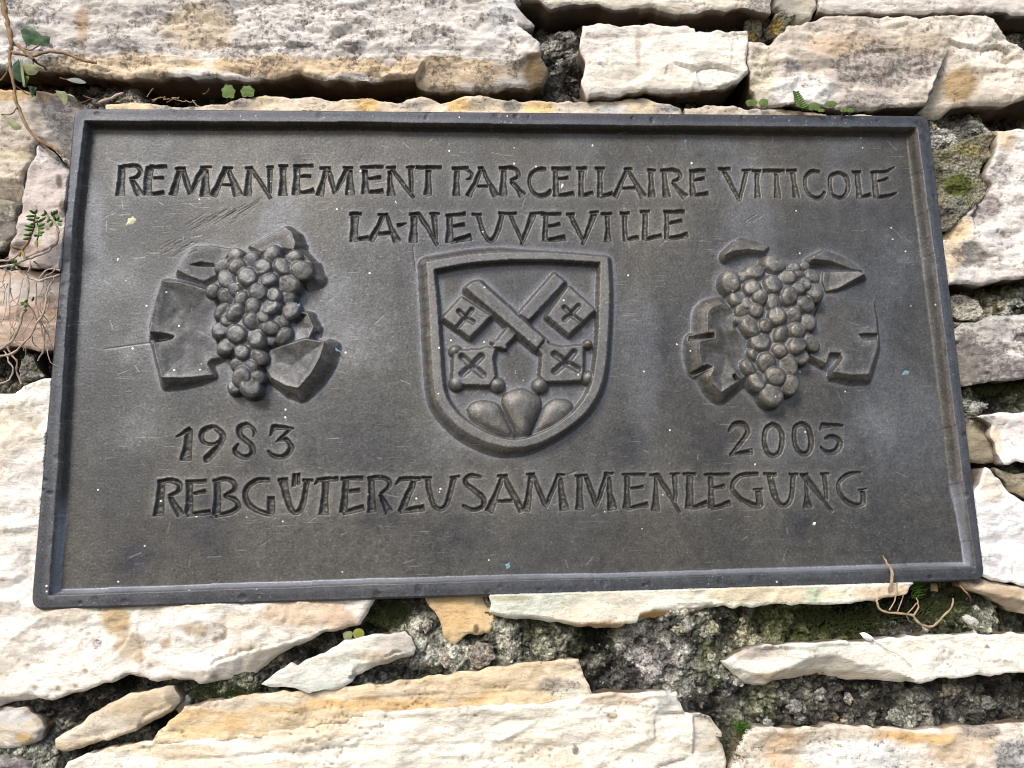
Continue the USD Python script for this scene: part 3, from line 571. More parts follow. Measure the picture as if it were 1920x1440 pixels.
for s in ((240, 640, 55), (235, 520, 40), (690, 640, 55), (840, 830, 40), (1690, 480, 50), (1650, 800, 40), (260, 800, 40), (880, 690, 30)):
    stain(*s, lg, .8)

# ---------------- adaptive triangulation of the raster
mx = ndimage.maximum_filter(LAB, 3); mn = ndimage.minimum_filter(LAB, 3)
curv = np.abs(ndimage.laplace(ndimage.gaussian_filter(H, .8)))
fine = (mx != mn) | (curv > 1.3e-5) | (DUST_SHEEN > .3) & (LAB == 0) & (relief < .05)
fine = ndimage.binary_dilation(fine, iterations=1) & m_out
rows, cols = np.indices((NZ, NX))
med = ndimage.binary_dilation(fine, iterations=5) & m_out
inner = ndimage.binary_erosion(m_out, iterations=2)
sel = (fine & inner) | (med & inner & (rows % 2 == 0) & (cols % 2 == 0)) | (inner & (rows % 6 == 0) & (cols % 6 == 0))
pr, pc = rows[sel], cols[sel]
pts = np.c_[gx[pc], gz[pr]] + np.random.default_rng(1).uniform(-.06, .06, (len(pr), 2)) * CELL
ring = np.array([outline.exterior.interpolate(s).coords[0] for s in np.arange(0, outline.exterior.length, .0008)])
pts = np.vstack([pts, ring]); nring = len(ring)
def samp(A, order=1):
    c = np.stack([(pts[:, 1] - PZ0) / CELL - .5, (pts[:, 0] - PX0) / CELL - .5])
    return ndimage.map_coordinates(A, c, order=order, mode='nearest')
tri = Delaunay(pts).simplices
cen = pts[tri].mean(1)
keep = shapely.contains_xy(outline.buffer(.00005), cen[:, 0], cen[:, 1])
tri = tri[keep]; cen = cen[keep]
a_, b_, c_ = pts[tri[:, 0]], pts[tri[:, 1]], pts[tri[:, 2]]
flip = np.cross(b_ - a_, c_ - a_) > 0            # faces look to -y
tri[flip] = tri[flip][:, [0, 2, 1]]
tri = tri[:, [0, 2, 1]]
hv = samp(H)
hv[-nring:] = -rr * .9
V3 = np.c_[pts[:, 0], -hv, pts[:, 1]]
n_t = vnormals(V3, tri)
if n_t[:, 1].mean() > 0:
    tri = tri[:, [0, 2, 1]]; n_t = -n_t
TI = np.stack([samp(TINT[..., k]) for k in range(3)], 1); DU = samp(DUST_SHEEN)
ci = np.clip(((cen[:, 1] - PZ0) / CELL).astype(int), 0, NZ - 1), np.clip(((cen[:, 0] - PX0) / CELL).astype(int), 0, NX - 1)
tl = LAB[ci]
plaque = thing('bronze_plaque', 'dark bronze relief plaque with French and German lettering on the stone wall', 'plaque')
order = np.argsort(tl, kind='stable'); bounds = np.searchsorted(tl[order], np.arange(len(LABELS) + 1))
PARENT = {}
def emit(lab, parent, name, label=None):
    f = tri[order[bounds[lab]:bounds[lab + 1]]]
    if len(f) < 4: return None
    u, inv = np.unique(f, return_inverse=True)
    p = raw_mesh(parent, name, V3[u], inv.reshape(-1, 3), n_t[u], bronze, {'tint': TI[u], 'dust_sheen': DU[u]})
    if label: p.SetCustomDataByKey('label', label)
    return p
emit(0, plaque, 'plate')
rim = emit(1, plaque, 'rim')
for key, lab in CLUSTERS: PARENT[key] = emit(lab, plaque, 'grape_cluster')
shield = emit(lab_sh, plaque, 'shield')
for lab, nm in LABELS.items():
    if nm in ('plate', 'rim', 'shield_rim') or nm.startswith('cluster'): continue
    if nm.startswith('leaf'): emit(lab, plaque, 'vine_leaf')
    elif nm.startswith('grape'): emit(lab, PARENT[int(nm[6:])], 'grape')
    elif nm == 'shield_field': emit(lab, shield, 'field')
    elif nm.startswith('key'): emit(lab, shield, 'key')
    elif nm == 'hill': emit(lab, shield, 'hill')
    else: emit(lab, plaque, nm)
# edge of the casting, back to the wall
k = nring; depths = [-rr * .9, -.006, -.014, -.024]
R3 = np.vstack([np.c_[ring[:, 0], np.full(k, -d), ring[:, 1]] for d in depths])
cxy = np.array(outline.centroid.coords[0])
f = []
for j in range(len(depths) - 1):
    i = np.arange(k); i2 = (i + 1) % k
    f += [np.c_[i + j * k, i2 + j * k, i + (j + 1) * k], np.c_[i2 + j * k, i2 + (j + 1) * k, i + (j + 1) * k]]
f = np.vstack(f); n_ = vnormals(R3, f)
if ((n_[:k, [0, 2]] * (ring - cxy)).sum(1)).mean() < 0: f = f[:, [0, 2, 1]]; n_ = -n_
raw_mesh(plaque, 'edge', R3, f, n_, bronze, {'tint': np.tile([.055, .058, .066], (len(R3), 1)), 'dust_sheen': np.zeros(len(R3))})
def hplaque(px):
    c = XZ([px], PLATE)[0]; r_, q_ = int((c[1] - PZ0) / CELL), int((c[0] - PX0) / CELL)
    return c, H[r_, q_]
def blob(parent, name, outline_px, h0, thick, mat, seed=0, sub=1):
    """a thin irregular crust on a surface, outline in photo pixels"""
    o = XZ(outline_px, h0); pg = Polygon(o).buffer(0); x0, z0, x1, z1 = pg.bounds; s = max((x1 - x0), (z1 - z0)) / 14
    X, Z = np.meshgrid(np.arange(x0, x1, s), np.arange(z0, z1, s)); q = np.c_[X.ravel(), Z.ravel()]
    q = q[shapely.contains_xy(pg.buffer(-s * .4), q[:, 0], q[:, 1])]
    ex = np.array([pg.exterior.interpolate(t_).coords[0] for t_ in np.arange(0, pg.exterior.length, s)])
    P2 = np.vstack([q, ex]); T = Delaunay(P2).simplices; c = P2[T].mean(1); T = T[shapely.contains_xy(pg, c[:, 0], c[:, 1])]
    dd_ = np.array([pg.exterior.distance(shapely.Point(*u)) for u in P2])
    hh = h0 - .0003 + thick * np.clip(dd_ / (2 * s), 0, 1) ** .6 * (.6 + .8 * noise(np.c_[P2 / s * .7, np.full(len(P2), seed)], seed))
    v = np.c_[P2[:, 0], -hh, P2[:, 1]]; n0 = vnormals(v, T)
    if n0[:, 1].mean() > 0: T = T[:, [0, 2, 1]]; n0 = -n0
    return raw_mesh(parent, name, v, T, n0, mat)
def irregular(cx, cy, rx, ry, seed, n=14, rough=.35, rot=0.0):
    r_ = np.random.default_rng(seed); th = np.linspace(0, 2 * np.pi, n, endpoint=False); q = 1 + r_.uniform(-rough, rough, n)
    x, y = np.cos(th) * rx * q, np.sin(th) * ry * q
    return np.c_[cx + x * math.cos(rot) - y * math.sin(rot), cy + x * math.sin(rot) + y * math.cos(rot)]
for (x, y, rx, ry, rot, mat, nm) in ((246, 414, 16, 9, -.6, M_lichen, 'lichen_patch'), (221, 487, 6, 3, -1.1, M_white, 'dropping'), (1054, 349, 8, 3.5, -1.2, M_white, 'dropping'),
        (557, 574, 6, 6, 0, M_blue, 'paint_spot'), (1543, 577, 3, 7, 0, M_blue, 'paint_spot'), (1697, 699, 9, 7, 0, M_blue, 'paint_spot'), (953, 1059, 8, 8, 0, M_blue, 'paint_spot'),
        (631, 655, 12, 3, .7, M_blue, 'paint_spot'), (1285, 266, 5, 5, 0, M_blue, 'paint_spot'), (1527, 982, 4.5, 4.5, 0, M_white, 'dropping'), (1297, 306, 3.5, 3.5, 0, M_white, 'dropping'),
        (1111, 273, 3.2, 3.2, 0, M_white, 'dropping'), (951, 218, 2.6, 2.6, 0, M_white, 'dropping'), (1416, 871, 2.6, 3, 0, M_white, 'dropping'), (742, 379, 2, 7, -.5, M_white, 'dropping')):
    c, hh = hplaque((x, y)) if y > 230 else (None, 0.0)
    blob(plaque, nm, irregular(x, y, rx * .78, ry * .78, int(x), rot=rot, rough=.3 if nm != 'paint_spot' else .55), hh, .0006, mat, int(x))

# ================================================================ STONE WALL
wall = thing('stone_wall', 'pale limestone rubble wall with mossy mortar joints behind the plaque', 'wall')
CREAM, WHITE, PINK, GREY, OCHRE, BROWN_, DARK = (.68, .63, .54), (.78, .77, .73), (.60, .51, .45), (.44, .42, .41), (.62, .42, .20), (.30, .22, .14), (.16, .14, .115)
PALEG, MOSSY = (.62, .62, .53), (.20, .19, .115)
STONES = []
PLQ = outline.buffer(-.0012)
def mixc(a, b, k): return a * (1 - k[:, None]) + np.asarray(b) * k[:, None]
def stone(outline_px, h0, base, alt=None, tilt=(0, 0), rough=1.0, strata=1.0, round_=0.0035, chips=(), ledges=(), stains=(), alts=(.45, .62), vein=None, vk=.0, back=-.05, speck=0.06, seed=None, pits=0, name='stone', label=None, mat=None, bevel=1.0):
    """one stone: front face with strata, chips and ledges, broken edges, sides running back into the wall. h is the height towards the viewer"""
    sd = seed if seed is not None else len(STONES) * 13 + 5
    r_ = np.random.default_rng(sd)
    o = XZ(poly(outline_px) if isinstance(outline_px, str) else outline_px, h0)
    pg = Polygon(o).buffer(0)
    if pg.geom_type != 'Polygon': pg = max(pg.geoms, key=lambda q: q.area)
    STONES.append((pg, h0))
    step = .0011
    nr = max(int(pg.exterior.length / step), 24)
    ring = np.array([pg.exterior.interpolate(i / nr, normalized=True).coords[0] for i in range(nr)])
    q3 = np.c_[ring * 160, np.full(nr, sd)]; q4 = np.c_[ring * 420, np.full(nr, sd)]
    ring = ring + (np.c_[noise(q3, 1), noise(q3, 2)] - .5) * .0024 + (np.c_[noise(q4, 3), noise(q4, 4)] - .5) * .0005
    rp = Polygon(ring).buffer(0)
    if rp.geom_type != 'Polygon': rp = max(rp.geoms, key=lambda q: q.area)
    ring = np.array(rp.exterior.coords)[:-1]; nr = len(ring)
    # keep only what can come into view: cut off far parts outside the frame / under the plaque
    x0, z0, x1, z1 = rp.bounds
    X, Z = np.meshgrid(np.arange(x0, x1, step), np.arange(z0, z1, step)); X = X + (np.arange(X.shape[0]) % 2)[:, None] * step / 2
    P = np.c_[X.ravel(), Z.ravel()]; P += r_.uniform(-.15, .15, P.shape) * step
    P = P[shapely.contains_xy(rp.buffer(-step * .6), P[:, 0], P[:, 1])]
    P = np.vstack([P, ring]); n = len(P)
    T = Delaunay(P).simplices; c = P[T].mean(1); T = T[shapely.contains_xy(rp, c[:, 0], c[:, 1])]
    de = shapely.distance(shapely.linearrings(np.vstack([ring, ring[:1]])), shapely.points(P)); de[-nr:] = 0
    px = PX(np.c_[P[:, 0], np.full(n, -h0), P[:, 1]])
    cz = P - P.mean(0)
    h = h0 + tilt[0] * cz[:, 0] + tilt[1] * cz[:, 1]
    s3 = np.c_[P[:, 0] * 28, P[:, 1] * 60, np.full(n, sd * 1.7)]
    h += (fbm(s3, 4, sd) - .5) * .0032 * rough
    for sp, am in ((.017, .0048), (.0062, .0012)):              # flat broken facets
        ny_, nx_ = int((z1 - z0) / (sp * .55)) + 4, int((x1 - x0) / sp) + 4
        sx_, sz_ = np.meshgrid(np.arange(nx_), np.arange(ny_)); sx_ = sx_ + (np.arange(ny_) % 2)[:, None] * .5
        C = np.c_[x0 + (sx_.ravel() - 1.5) * sp, z0 + (sz_.ravel() - 1.5) * sp * .55] + r_.uniform(-.45, .45, (nx_ * ny_, 2)) * [sp, sp * .55]
        wp = P + (np.c_[noise(np.c_[P * 300, np.full(n, 1.)], 31), noise(np.c_[P * 300, np.full(n, 2.)], 32)] - .5) * .0012
        hv_ = LinearNDInterpolator(C * [1, 1.8], r_.uniform(-.5, .5, len(C)))(wp * [1, 1.8]); h += np.nan_to_num(hv_) * am * rough
    wz = P[:, 1] + (fbm(np.c_[P * 22, np.full(n, sd * .3)], 3, sd + 11) - .5) * .012
    st = fbm(np.c_[P[:, 0] * 26, wz * 190, np.full(n, sd * .9)], 5, sd + 1)
    ter = st * 8; fl = np.floor(ter); ter = (fl + sstep(.72, 1.0, ter - fl)) / 8     # layered breaks
    h += (st * .25 + ter * .75 - .5) * .0024 * strata
    wf = P[:, 1] + (fbm(np.c_[P * 60, np.full(n, sd * .7)], 3, sd + 21) - .5) * .006
    sf_ = fbm(np.c_[P[:, 0] * 75, wf * 430, np.full(n, sd * .5)], 4, sd + 22); tf_ = sf_ * 6; ff = np.floor(tf_); tf_ = (ff + sstep(.7, 1.0, tf_ - ff)) / 6
    patch = sstep(.42, .6, fbm(np.c_[P[:, 0] * 30, P[:, 1] * 50, np.full(n, sd * 1.1)], 3, sd + 23))
    h += (tf_ - .5) * .0024 * max(strata - .3, 0) * (.1 + patch)
    dfr = np.abs(fbm(np.c_[P[:, 0] * 60, wf * 170, np.full(n, sd * 2.9)], 4, sd + 24) - .5)
    crackm = np.exp(-dfr / .010) * patch * min(.35 + strata * .6, 1.2); h -= crackm * .0013
    h += (fbm(np.c_[P * 330, np.full(n, sd)], 3, sd + 2) - .5) * .0009 * rough
    cen = fbm(np.c_[P * 75, np.full(n, sd * 2.2)], 3, sd + 7)
    fac = np.abs(cen - .5) * 2
    h -= np.clip(fac - .28, 0, 1) * .0035 * rough
    crk = np.zeros(n)
    for pl_, ridge, kk in chips:                  # broken-off facets: (area, edge it starts from, slope)
        a = poly(pl_); e_ = poly(ridge); ins = shapely.contains_xy(Polygon(a).buffer(0), px[:, 0], px[:, 1])
        jx = px + (np.c_[noise(np.c_[px / 14, np.full(n, 3)], 5), noise(np.c_[px / 14, np.full(n, 4)], 6)] - .5) * 5
        ins = shapely.contains_xy(Polygon(a).buffer(0), jx[:, 0], jx[:, 1])
        d = seg_dist(jx, e_) * PXM
        hp = h0 + tilt[0] * cz[:, 0] + tilt[1] * cz[:, 1]
        h = np.where(ins, hp + (h - hp) * (.25 + .75 * np.exp(-d / .003)) - kk * 1.25 * d, h)
    for ln, drop, wid, side in ledges:            # a break line: the stone steps back on one side of it
        l = poly(ln); d = seg_dist(px, l)
        best = np.zeros(n); bd = np.full(n, 1e9)
        for a, b in zip(l[:-1], l[1:]):
            v = b - a; L_ = np.linalg.norm(v); t_ = ((px - a) @ v) / L_**2; m_ = (t_ >= 0) & (t_ <= 1); dd_ = (px[:, 1] - a[1] - t_ * v[1]) if abs(v[0]) > abs(v[1]) else (px[:, 0] - a[0] - t_ * v[0])
            u = m_ & (np.abs(dd_) < bd); bd[u] = np.abs(dd_[u]); best[u] = dd_[u]
        w_ = np.where(bd < 1e8, np.exp(-np.clip(best * side, 0, None) / wid) * sstep(-1.2, 1.2, best * side), 0)
        ends = np.minimum(np.linalg.norm(px - l[0], axis=1), np.linalg.norm(px - l[-1], axis=1)); w_ = w_ * sstep(0, 18, ends)
        h -= drop * w_
    pit = np.zeros(n)
    if pits:
        for _ in range(pits):
            c_ = P[r_.integers(n)]; r__ = r_.lognormal(math.log(.0011), .5); e_ = np.clip(1 - (np.hypot((P[:, 0] - c_[0]), (P[:, 1] - c_[1]) * r_.uniform(.7, 1.4)) / r__) ** 2, 0, 1); pit = np.maximum(pit, e_); h -= e_ * r__ * .55
    # broken, rounded border
    rn = .42 * round_ * (.35 + 1.3 * noise(np.c_[P * 70, np.full(n, sd)], 9))
    q = np.clip(1 - de / rn, 0, 1); h -= rn * bevel * (1 - np.sqrt(np.clip(1 - q * q, 0, 1)))
    under = shapely.contains_xy(PLQ, P[:, 0], P[:, 1]); h = np.where(under, np.minimum(h, -.0255), h)
    V = np.c_[P[:, 0], -h, P[:, 1]]
    # ---- colour (what the stone itself is: bands, rust, lichen, dirt)
    nb = fbm(np.c_[P[:, 0] * 20, P[:, 1] * 55, np.full(n, sd * 3.1)], 5, sd + 3)
    col = np.tile(np.array(base), (n, 1))
    if alt is not None: col = mixc(col, alt, sstep(alts[0], alts[1], nb))
    nw = fbm(np.c_[P[:, 0] * 60, P[:, 1] * 130, np.full(n, sd * 5.1)], 5, sd + 4)
    col = mixc(col, np.array(base) * 1.12 + .02, sstep(.52, .68, nw) * .6)
    if vein is not None: col = mixc(col, vein, sstep(.56, .66, fbm(np.c_[P[:, 0] * 14, P[:, 1] * 85, np.full(n, sd * 7.3)], 5, sd + 5)) * vk)
    ng = fbm(np.c_[P * 90, np.full(n, sd * 4.4)], 5, sd + 6)
    if speck: col = mixc(col, (.30, .28, .27), sstep(.55, .66, ng) * speck * .6)
    sk_extra = []
    for sx, sy, rx, ry, cc, kk in stains:
        g = np.exp(-(((px[:, 0] - sx) / rx) ** 2 + ((px[:, 1] - sy) / ry) ** 2)); g = np.clip((g * (.25 + 1.5 * ng) - .22) * 3.2, 0, 1); col = mixc(col, cc, g * min(kk * 1.2, 1))
        if sum(cc) < 1.35 and max(cc) - min(cc) < .09: sk_extra.append(g * kk * .62)
    col = mixc(col, (.16, .13, .10), np.clip(crackm * 1.2 - .15, 0, .75))
    sk = speck * (.35 + .5 * sstep(.42, .62, ng)) + np.zeros(n)
    if pits: col = mixc(col, (.46, .38, .28), np.clip(pit * 1.4, 0, .8))
    for g in sk_extra: sk = np.maximum(sk, g)
    edge_dirt = np.exp(-de / .0022) * sstep(.4, .6, noise(np.c_[P * 60, np.full(n, sd)], 12)) * .4
    col = mixc(col, np.array(base) * .55, edge_dirt)
    # ---- sides
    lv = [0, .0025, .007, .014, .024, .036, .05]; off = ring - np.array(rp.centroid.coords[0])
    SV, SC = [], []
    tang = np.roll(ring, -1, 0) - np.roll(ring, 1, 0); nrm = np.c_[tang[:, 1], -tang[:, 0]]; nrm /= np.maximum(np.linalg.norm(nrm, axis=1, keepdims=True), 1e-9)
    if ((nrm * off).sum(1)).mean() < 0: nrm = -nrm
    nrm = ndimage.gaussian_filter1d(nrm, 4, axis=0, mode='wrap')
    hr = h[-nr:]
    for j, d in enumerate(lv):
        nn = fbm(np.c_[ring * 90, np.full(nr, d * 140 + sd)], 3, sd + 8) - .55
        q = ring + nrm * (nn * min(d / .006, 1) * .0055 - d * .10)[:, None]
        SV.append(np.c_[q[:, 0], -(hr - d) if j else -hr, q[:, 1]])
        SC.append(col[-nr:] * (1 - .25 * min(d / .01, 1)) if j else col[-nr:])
    SV = np.vstack(SV); SC = mixc(np.vstack(SC), (.115, .078, .045), np.repeat(np.clip(np.array(lv) / .006, 0, 1) * .9, nr))  # sides go brown with depth: grime, plus painted low light under the stones
    F = []
    for j in range(len(lv) - 1):
        i = np.arange(nr); i2 = (i + 1) % nr; a = i + j * nr; b = i2 + j * nr; c2 = i + (j + 1) * nr; d2 = i2 + (j + 1) * nr
        F += [np.c_[a, b, c2], np.c_[b, d2, c2]]
    F = np.vstack(F); ns = vnormals(SV, F)
    if (ns[nr * 2:nr * 3][:, [0, 2]] * nrm).sum(1).mean() < 0: F = F[:, [0, 2, 1]]; ns = -ns
    nf = vnormals(V, T)
    flipm = np.cross(P[T[:, 1]] - P[T[:, 0]], P[T[:, 2]] - P[T[:, 0]]) < 0
    T[flipm] = T[flipm][:, [0, 2, 1]]; nf = vnormals(V, T)
    if nf[:, 1].mean() > 0: T = T[:, [0, 2, 1]]; nf = -nf
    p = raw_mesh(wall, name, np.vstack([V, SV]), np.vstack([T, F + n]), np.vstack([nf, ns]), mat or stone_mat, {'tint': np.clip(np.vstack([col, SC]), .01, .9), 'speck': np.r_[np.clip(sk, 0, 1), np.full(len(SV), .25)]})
    if label: p.SetCustomDataByKey('label', label)
    return p

# upper courses
stone('-60,-80 958,-80 966,2 985,20 1005,34 978,48 990,62 1012,78 1018,105 1032,132 1024,150 960,153 900,158 850,159 800,155 775,143 700,147 640,146 560,133 500,141 440,149 400,145 340,143 270,140 200,137 100,128 40,122 -60,120', .002,
      (.68, .66, .64), (.58, .55, .52), tilt=(.01, .03), rough=1.15, strata=1.7, round_=.006, speck=.5, vein=(.36, .34, .35), vk=.5,
      stains=((370, 50, 70, 40, (.66, .52, .34), .5), (240, 118, 170, 22, (.66, .50, .30), .6), (560, 122, 200, 18, (.66, .48, .28), .65), (830, 130, 130, 25, (.62, .46, .27), .6), (1005, 125, 30, 32, (.24, .17, .09), .9), (150, 40, 14, 40, (.42, .30, .20), .7), (60, 60, 60, 40, (.52, .50, .50), .5), (940, 25, 30, 40, (.62, .62, .62), .8), (600, 40, 160, 40, (.68, .66, .64), .5)),
      chips=(('770,160 800,105 830,100 870,120 905,110 960,118 1040,95 1040,170 780,170', '800,105 870,122 905,112 1035,98', .35), ('958,0 1010,0 1010,50 972,48', '958,0 962,48', .5)),
      ledges=(('380,62 450,88 520,84 600,80', .0016, 14, 1), ('470,88 495,82', .003, 5, 1), ('640,95 720,90 800,88 900,90', .0015, 16, 1), ('420,125 475,138', .003, 6, 1), ('60,115 130,112 200,124', .0015, 14, 1)))
stone('980,-80 1450,-80 1448,-2 1446,22 1425,22 1406,14 1318,17 1305,22 1252,20 1224,10 1177,17 1138,13 1117,5 1080,4 1034,10 1000,-4 978,-8', .004, WHITE, CREAM, strata=1.0, rough=.8, stains=((1425, 10, 25, 20, (.48, .45, .40), .8),), tilt=(0, .02))
stone('1452,-70 1528,-70 1531,14 1522,34 1500,42 1478,30 1462,18 1450,12', -.006, (.50, .46, .38), (.36, .34, .30), rough=.7, strata=.4, round_=.01)
stone('1534,-80 1990,-80 1990,24 1900,23 1868,21 1830,20 1740,21 1640,19 1560,22 1537,17', -.002, (.66, .62, .58), WHITE, rough=.7, strata=1.0, tilt=(0, .02))
stone('1094,49 1107,44 1138,43 1161,48 1195,44 1232,43 1304,49 1306,56 1404,56 1401,86 1405,135 1388,147 1346,167 1290,170 1210,168 1180,174 1148,178 1100,180 1091,151 1097,117 1088,86', .002, (.80, .77, .71), (.72, .67, .64), rough=.7, strata=.8, round_=.0035, speck=.1,
      stains=((1200, 150, 100, 30, CREAM, .5), (1130, 60, 40, 20, (.56, .52, .52), .4), (1197, 90, 5, 40, (.50, .42, .34), .5)),
      ledges=(('1255,112 1305,128 1331,120 1360,125 1395,138', .0030, 22, 1), ('1378,60 1368,130', .0008, 5, 1), ('1090,70 1195,66 1300,58', .0010, 14, 1)),
      chips=(('1340,172 1350,160 1384,147 1410,130 1412,180', '1350,160 1386,147 1408,132', 1.6),))
stone('1402,79 1445,77 1462,62 1480,46 1530,34 1560,29 1640,26 1740,28 1830,27 1866,30 1882,60 1925,87 1990,97 1990,190 1920,187 1897,193 1845,184 1828,177 1780,197 1750,190 1738,197 1712,200 1613,204 1487,198 1427,197 1418,180 1408,145', .000, (.70, .64, .56), (.56, .50, .44), rough=1.2, strata=1.0, round_=.006, speck=.30,
      stains=((1660, 120, 100, 45, (.42, .38, .36), .75), (1700, 80, 90, 25, (.38, .32, .24), .6), (1570, 80, 60, 22, (.56, .46, .36), .7), (1560, 90, 50, 20, (.50, .38, .27), .5), (1500, 170, 70, 30, (.72, .71, .70), .8), (1620, 190, 60, 20, (.30, .28, .28), .6), (1430, 140, 25, 50, (.60, .56, .44), .7), (1810, 150, 30, 26, (.58, .40, .20), .7), (1860, 60, 70, 60, (.72, .68, .62), .8), (1485, 125, 20, 10, (.34, .32, .36), .7)),
      chips=(('1775,95 1860,145 1900,183 1900,195 1745,195 1750,168', '1775,95 1860,145 1897,183', .55), ('1745,170 1830,172 1850,185 1840,200 1740,200', '1748,172 1800,174 1845,184', 1.6)),
      ledges=(('1600,98 1650,92 1720,88', .002, 14, 1), ('1770,80 1840,90 1870,84 1910,95', .003, 14, 1), ('1880,108 1915,102', .003, 10, 1), ('1425,110 1428,160', .0012, 8, -1), ('1600,28 1610,60 1590,62', .001, 12, 1)))
# thin course just above the plaque
stone('196,200 210,193 287,190 340,196 420,194 460,182 517,176 550,181 640,184 690,186 717,191 750,188 793,179 827,190 873,179 917,184 1040,188 1140,187 1193,181 1240,190 1276,203 1285,240 1200,280 260,280 200,240', -.004, (.68, .58, .42), (.60, .54, .46), rough=1.0, strata=.6, round_=.004, speck=.3,
      stains=((250, 198, 50, 8, (.70, .56, .36), .8), (330, 200, 50, 8, (.40, .37, .36), .7), (450, 190, 25, 15, (.38, .34, .30), .7), (690, 196, 22, 12, (.74, .50, .22), .9), (860, 196, 22, 12, (.76, .54, .26), .9), (755, 200, 40, 12, (.44, .40, .37), .6), (960, 198, 18, 14, (.30, .28, .26), .8), (1010, 200, 30, 12, (.74, .55, .28), .9), (1100, 195, 30, 10, (.40, .35, .30), .6), (1150, 205, 30, 8, (.58, .58, .60), .8), (1255, 205, 25, 10, (.42, .42, .42), .8)))
stone('1282,203 1307,204 1323,198 1380,201 1440,202 1530,208 1557,214 1560,260 1290,260', -.003, (.70, .66, .58), (.56, .46, .36), rough=.8, strata=.7, stains=((1500, 212, 60, 10, (.45, .36, .26), .7),))
stone('1583,216 1600,212 1623,209 1643,215 1655,222 1650,260 1585,260', -.003, (.70, .67, .60), CREAM, rough=.6, strata=.5)
# left of the plaque
stone('-60,165 0,164 55,170 63,178 72,166 105,170 125,174 150,188 165,206 175,240 170,310 150,340 128,312 100,280 73,262 63,275 60,297 46,322 40,352 30,372 0,369 -60,366', -.005, (.60, .53, .44), (.52, .47, .42), rough=1.1, strata=.9, speck=.2, round_=.006,
      stains=((110, 215, 30, 40, (.34, .32, .32), .8), (125, 260, 26, 40, (.30, .29, .28), .7), (85, 180, 14, 12, (.55, .40, .24), .7), (20, 175, 40, 12, (.62, .44, .22), .7), (100, 240, 14, 30, (.34, .33, .33), .6), (20, 290, 40, 12, (.58, .52, .36), .5)),
      chips=(('88,170 170,190 170,330 84,270 92,215', '90,172 92,215 86,268', .35), ('-40,335 40,338 40,380 -40,375', '-40,335 45,338', .6)))
stone('73,267 100,283 128,317 170,345 170,505 105,503 60,501 20,493 9,482 18,458 27,433 30,410 36,395 40,370 48,322 62,298 65,278', .001, (.60, .53, .50), (.54, .47, .44), rough=.9, strata=.4, round_=.004, speck=.25,
      stains=((112, 340, 6, 12, DARK, .8), (120, 385, 8, 16, DARK, .7), (110, 300, 14, 12, (.42, .42, .44), .7), (35, 465, 22, 14, (.26, .20, .20), .8), (60, 470, 40, 10, (.32, .24, .20), .6), (75, 290, 14, 14, (.68, .67, .67), .6)),
      chips=(('73,267 128,317 170,345 170,380 110,325 80,300', '78,290 110,322 165,370', .6),))
stone('-60,370 0,372 36,380 34,396 28,410 24,433 15,458 8,470 -60,470', -.010, (.30, .27, .22), (.42, .39, .33), rough=1.4, strata=.4, speck=.8, round_=.006)
stone('-60,503 0,501 50,506 100,508 170,508 170,662 100,657 77,658 56,656 32,652 0,650 -60,652', -.006, (.58, .48, .41), (.50, .39, .32), rough=.7, strata=.9, round_=.004,
      stains=((60, 540, 60, 20, (.60, .56, .53), .7), (60, 585, 50, 10, (.46, .33, .24), .6), (50, 640, 60, 12, (.48, .36, .28), .6)), ledges=(('-30,606 30,604 60,612 110,606', .002, 18, -1), ('10,590 40,592 70,580', .001, 10, 1)))
stone('-60,736 20,739 40,722 95,706 170,690 300,690 360,760 700,1040 722,1100 697,1136 672,1172 640,1183 600,1190 560,1212 530,1224 500,1250 467,1277 427,1284 373,1288 358,1276 320,1277 293,1284 265,1277 240,1270 200,1281 147,1300 90,1319 67,1313 0,1327 -60,1335', -.002, (.82, .79, .74), (.76, .70, .60), rough=1.0, strata=.2, pits=170, round_=.007, tilt=(0, .01), alts=(.42, .6),
      stains=((215, 1165, 30, 30, (.50, .38, .23), .8), (240, 1210, 28, 26, (.52, .40, .26), .6), (60, 980, 60, 200, (.76, .74, .72), .6), (580, 1150, 90, 26, (.64, .50, .36), .7), (640, 1165, 40, 24, (.62, .46, .34), .7), (365, 1180, 26, 14, (.50, .40, .28), .6), (310, 1207, 14, 12, (.48, .36, .26), .6), (415, 1195, 8, 8, (.25, .23, .22), .8), (260, 1235, 10, 12, (.50, .38, .24), .6), (180, 1208, 10, 10, (.40, .38, .38), .6), (20, 800, 60, 50, (.66, .60, .48), .5), (440, 1165, 40, 20, (.56, .46, .34), .4), (100, 1150, 60, 14, (.60, .50, .38), .4)),
      chips=(('375,1300 400,1240 440,1225 520,1205 560,1192 640,1182 640,1230 500,1300', '378,1285 405,1248 445,1232 560,1198 640,1176', .7), ('215,1290 228,1266 250,1262 275,1272 275,1300', '226,1268 250,1264 275,1274', 1.2), ('-10,1310 60,1300 75,1330 -10,1340', '-10,1308 62,1300', 1.0)),
      ledges=(('45,1030 48,1060 60,1090', .0012, 8, 1), ('250,1168 235,1205 205,1240', .0016, 12, -1), ('255,1165 262,1230 266,1260', .0013, 8, 1), ('20,960 60,1010 120,1040', .0008, 10, 1)))
stone('38,676 45,665 65,663 73,690 80,704 60,712 40,713 34,695', -.012, (.36, .35, .33), (.22, .22, .2), rough=1.5, strata=.2, round_=.004, speck=.6, mat=mortar_mat)
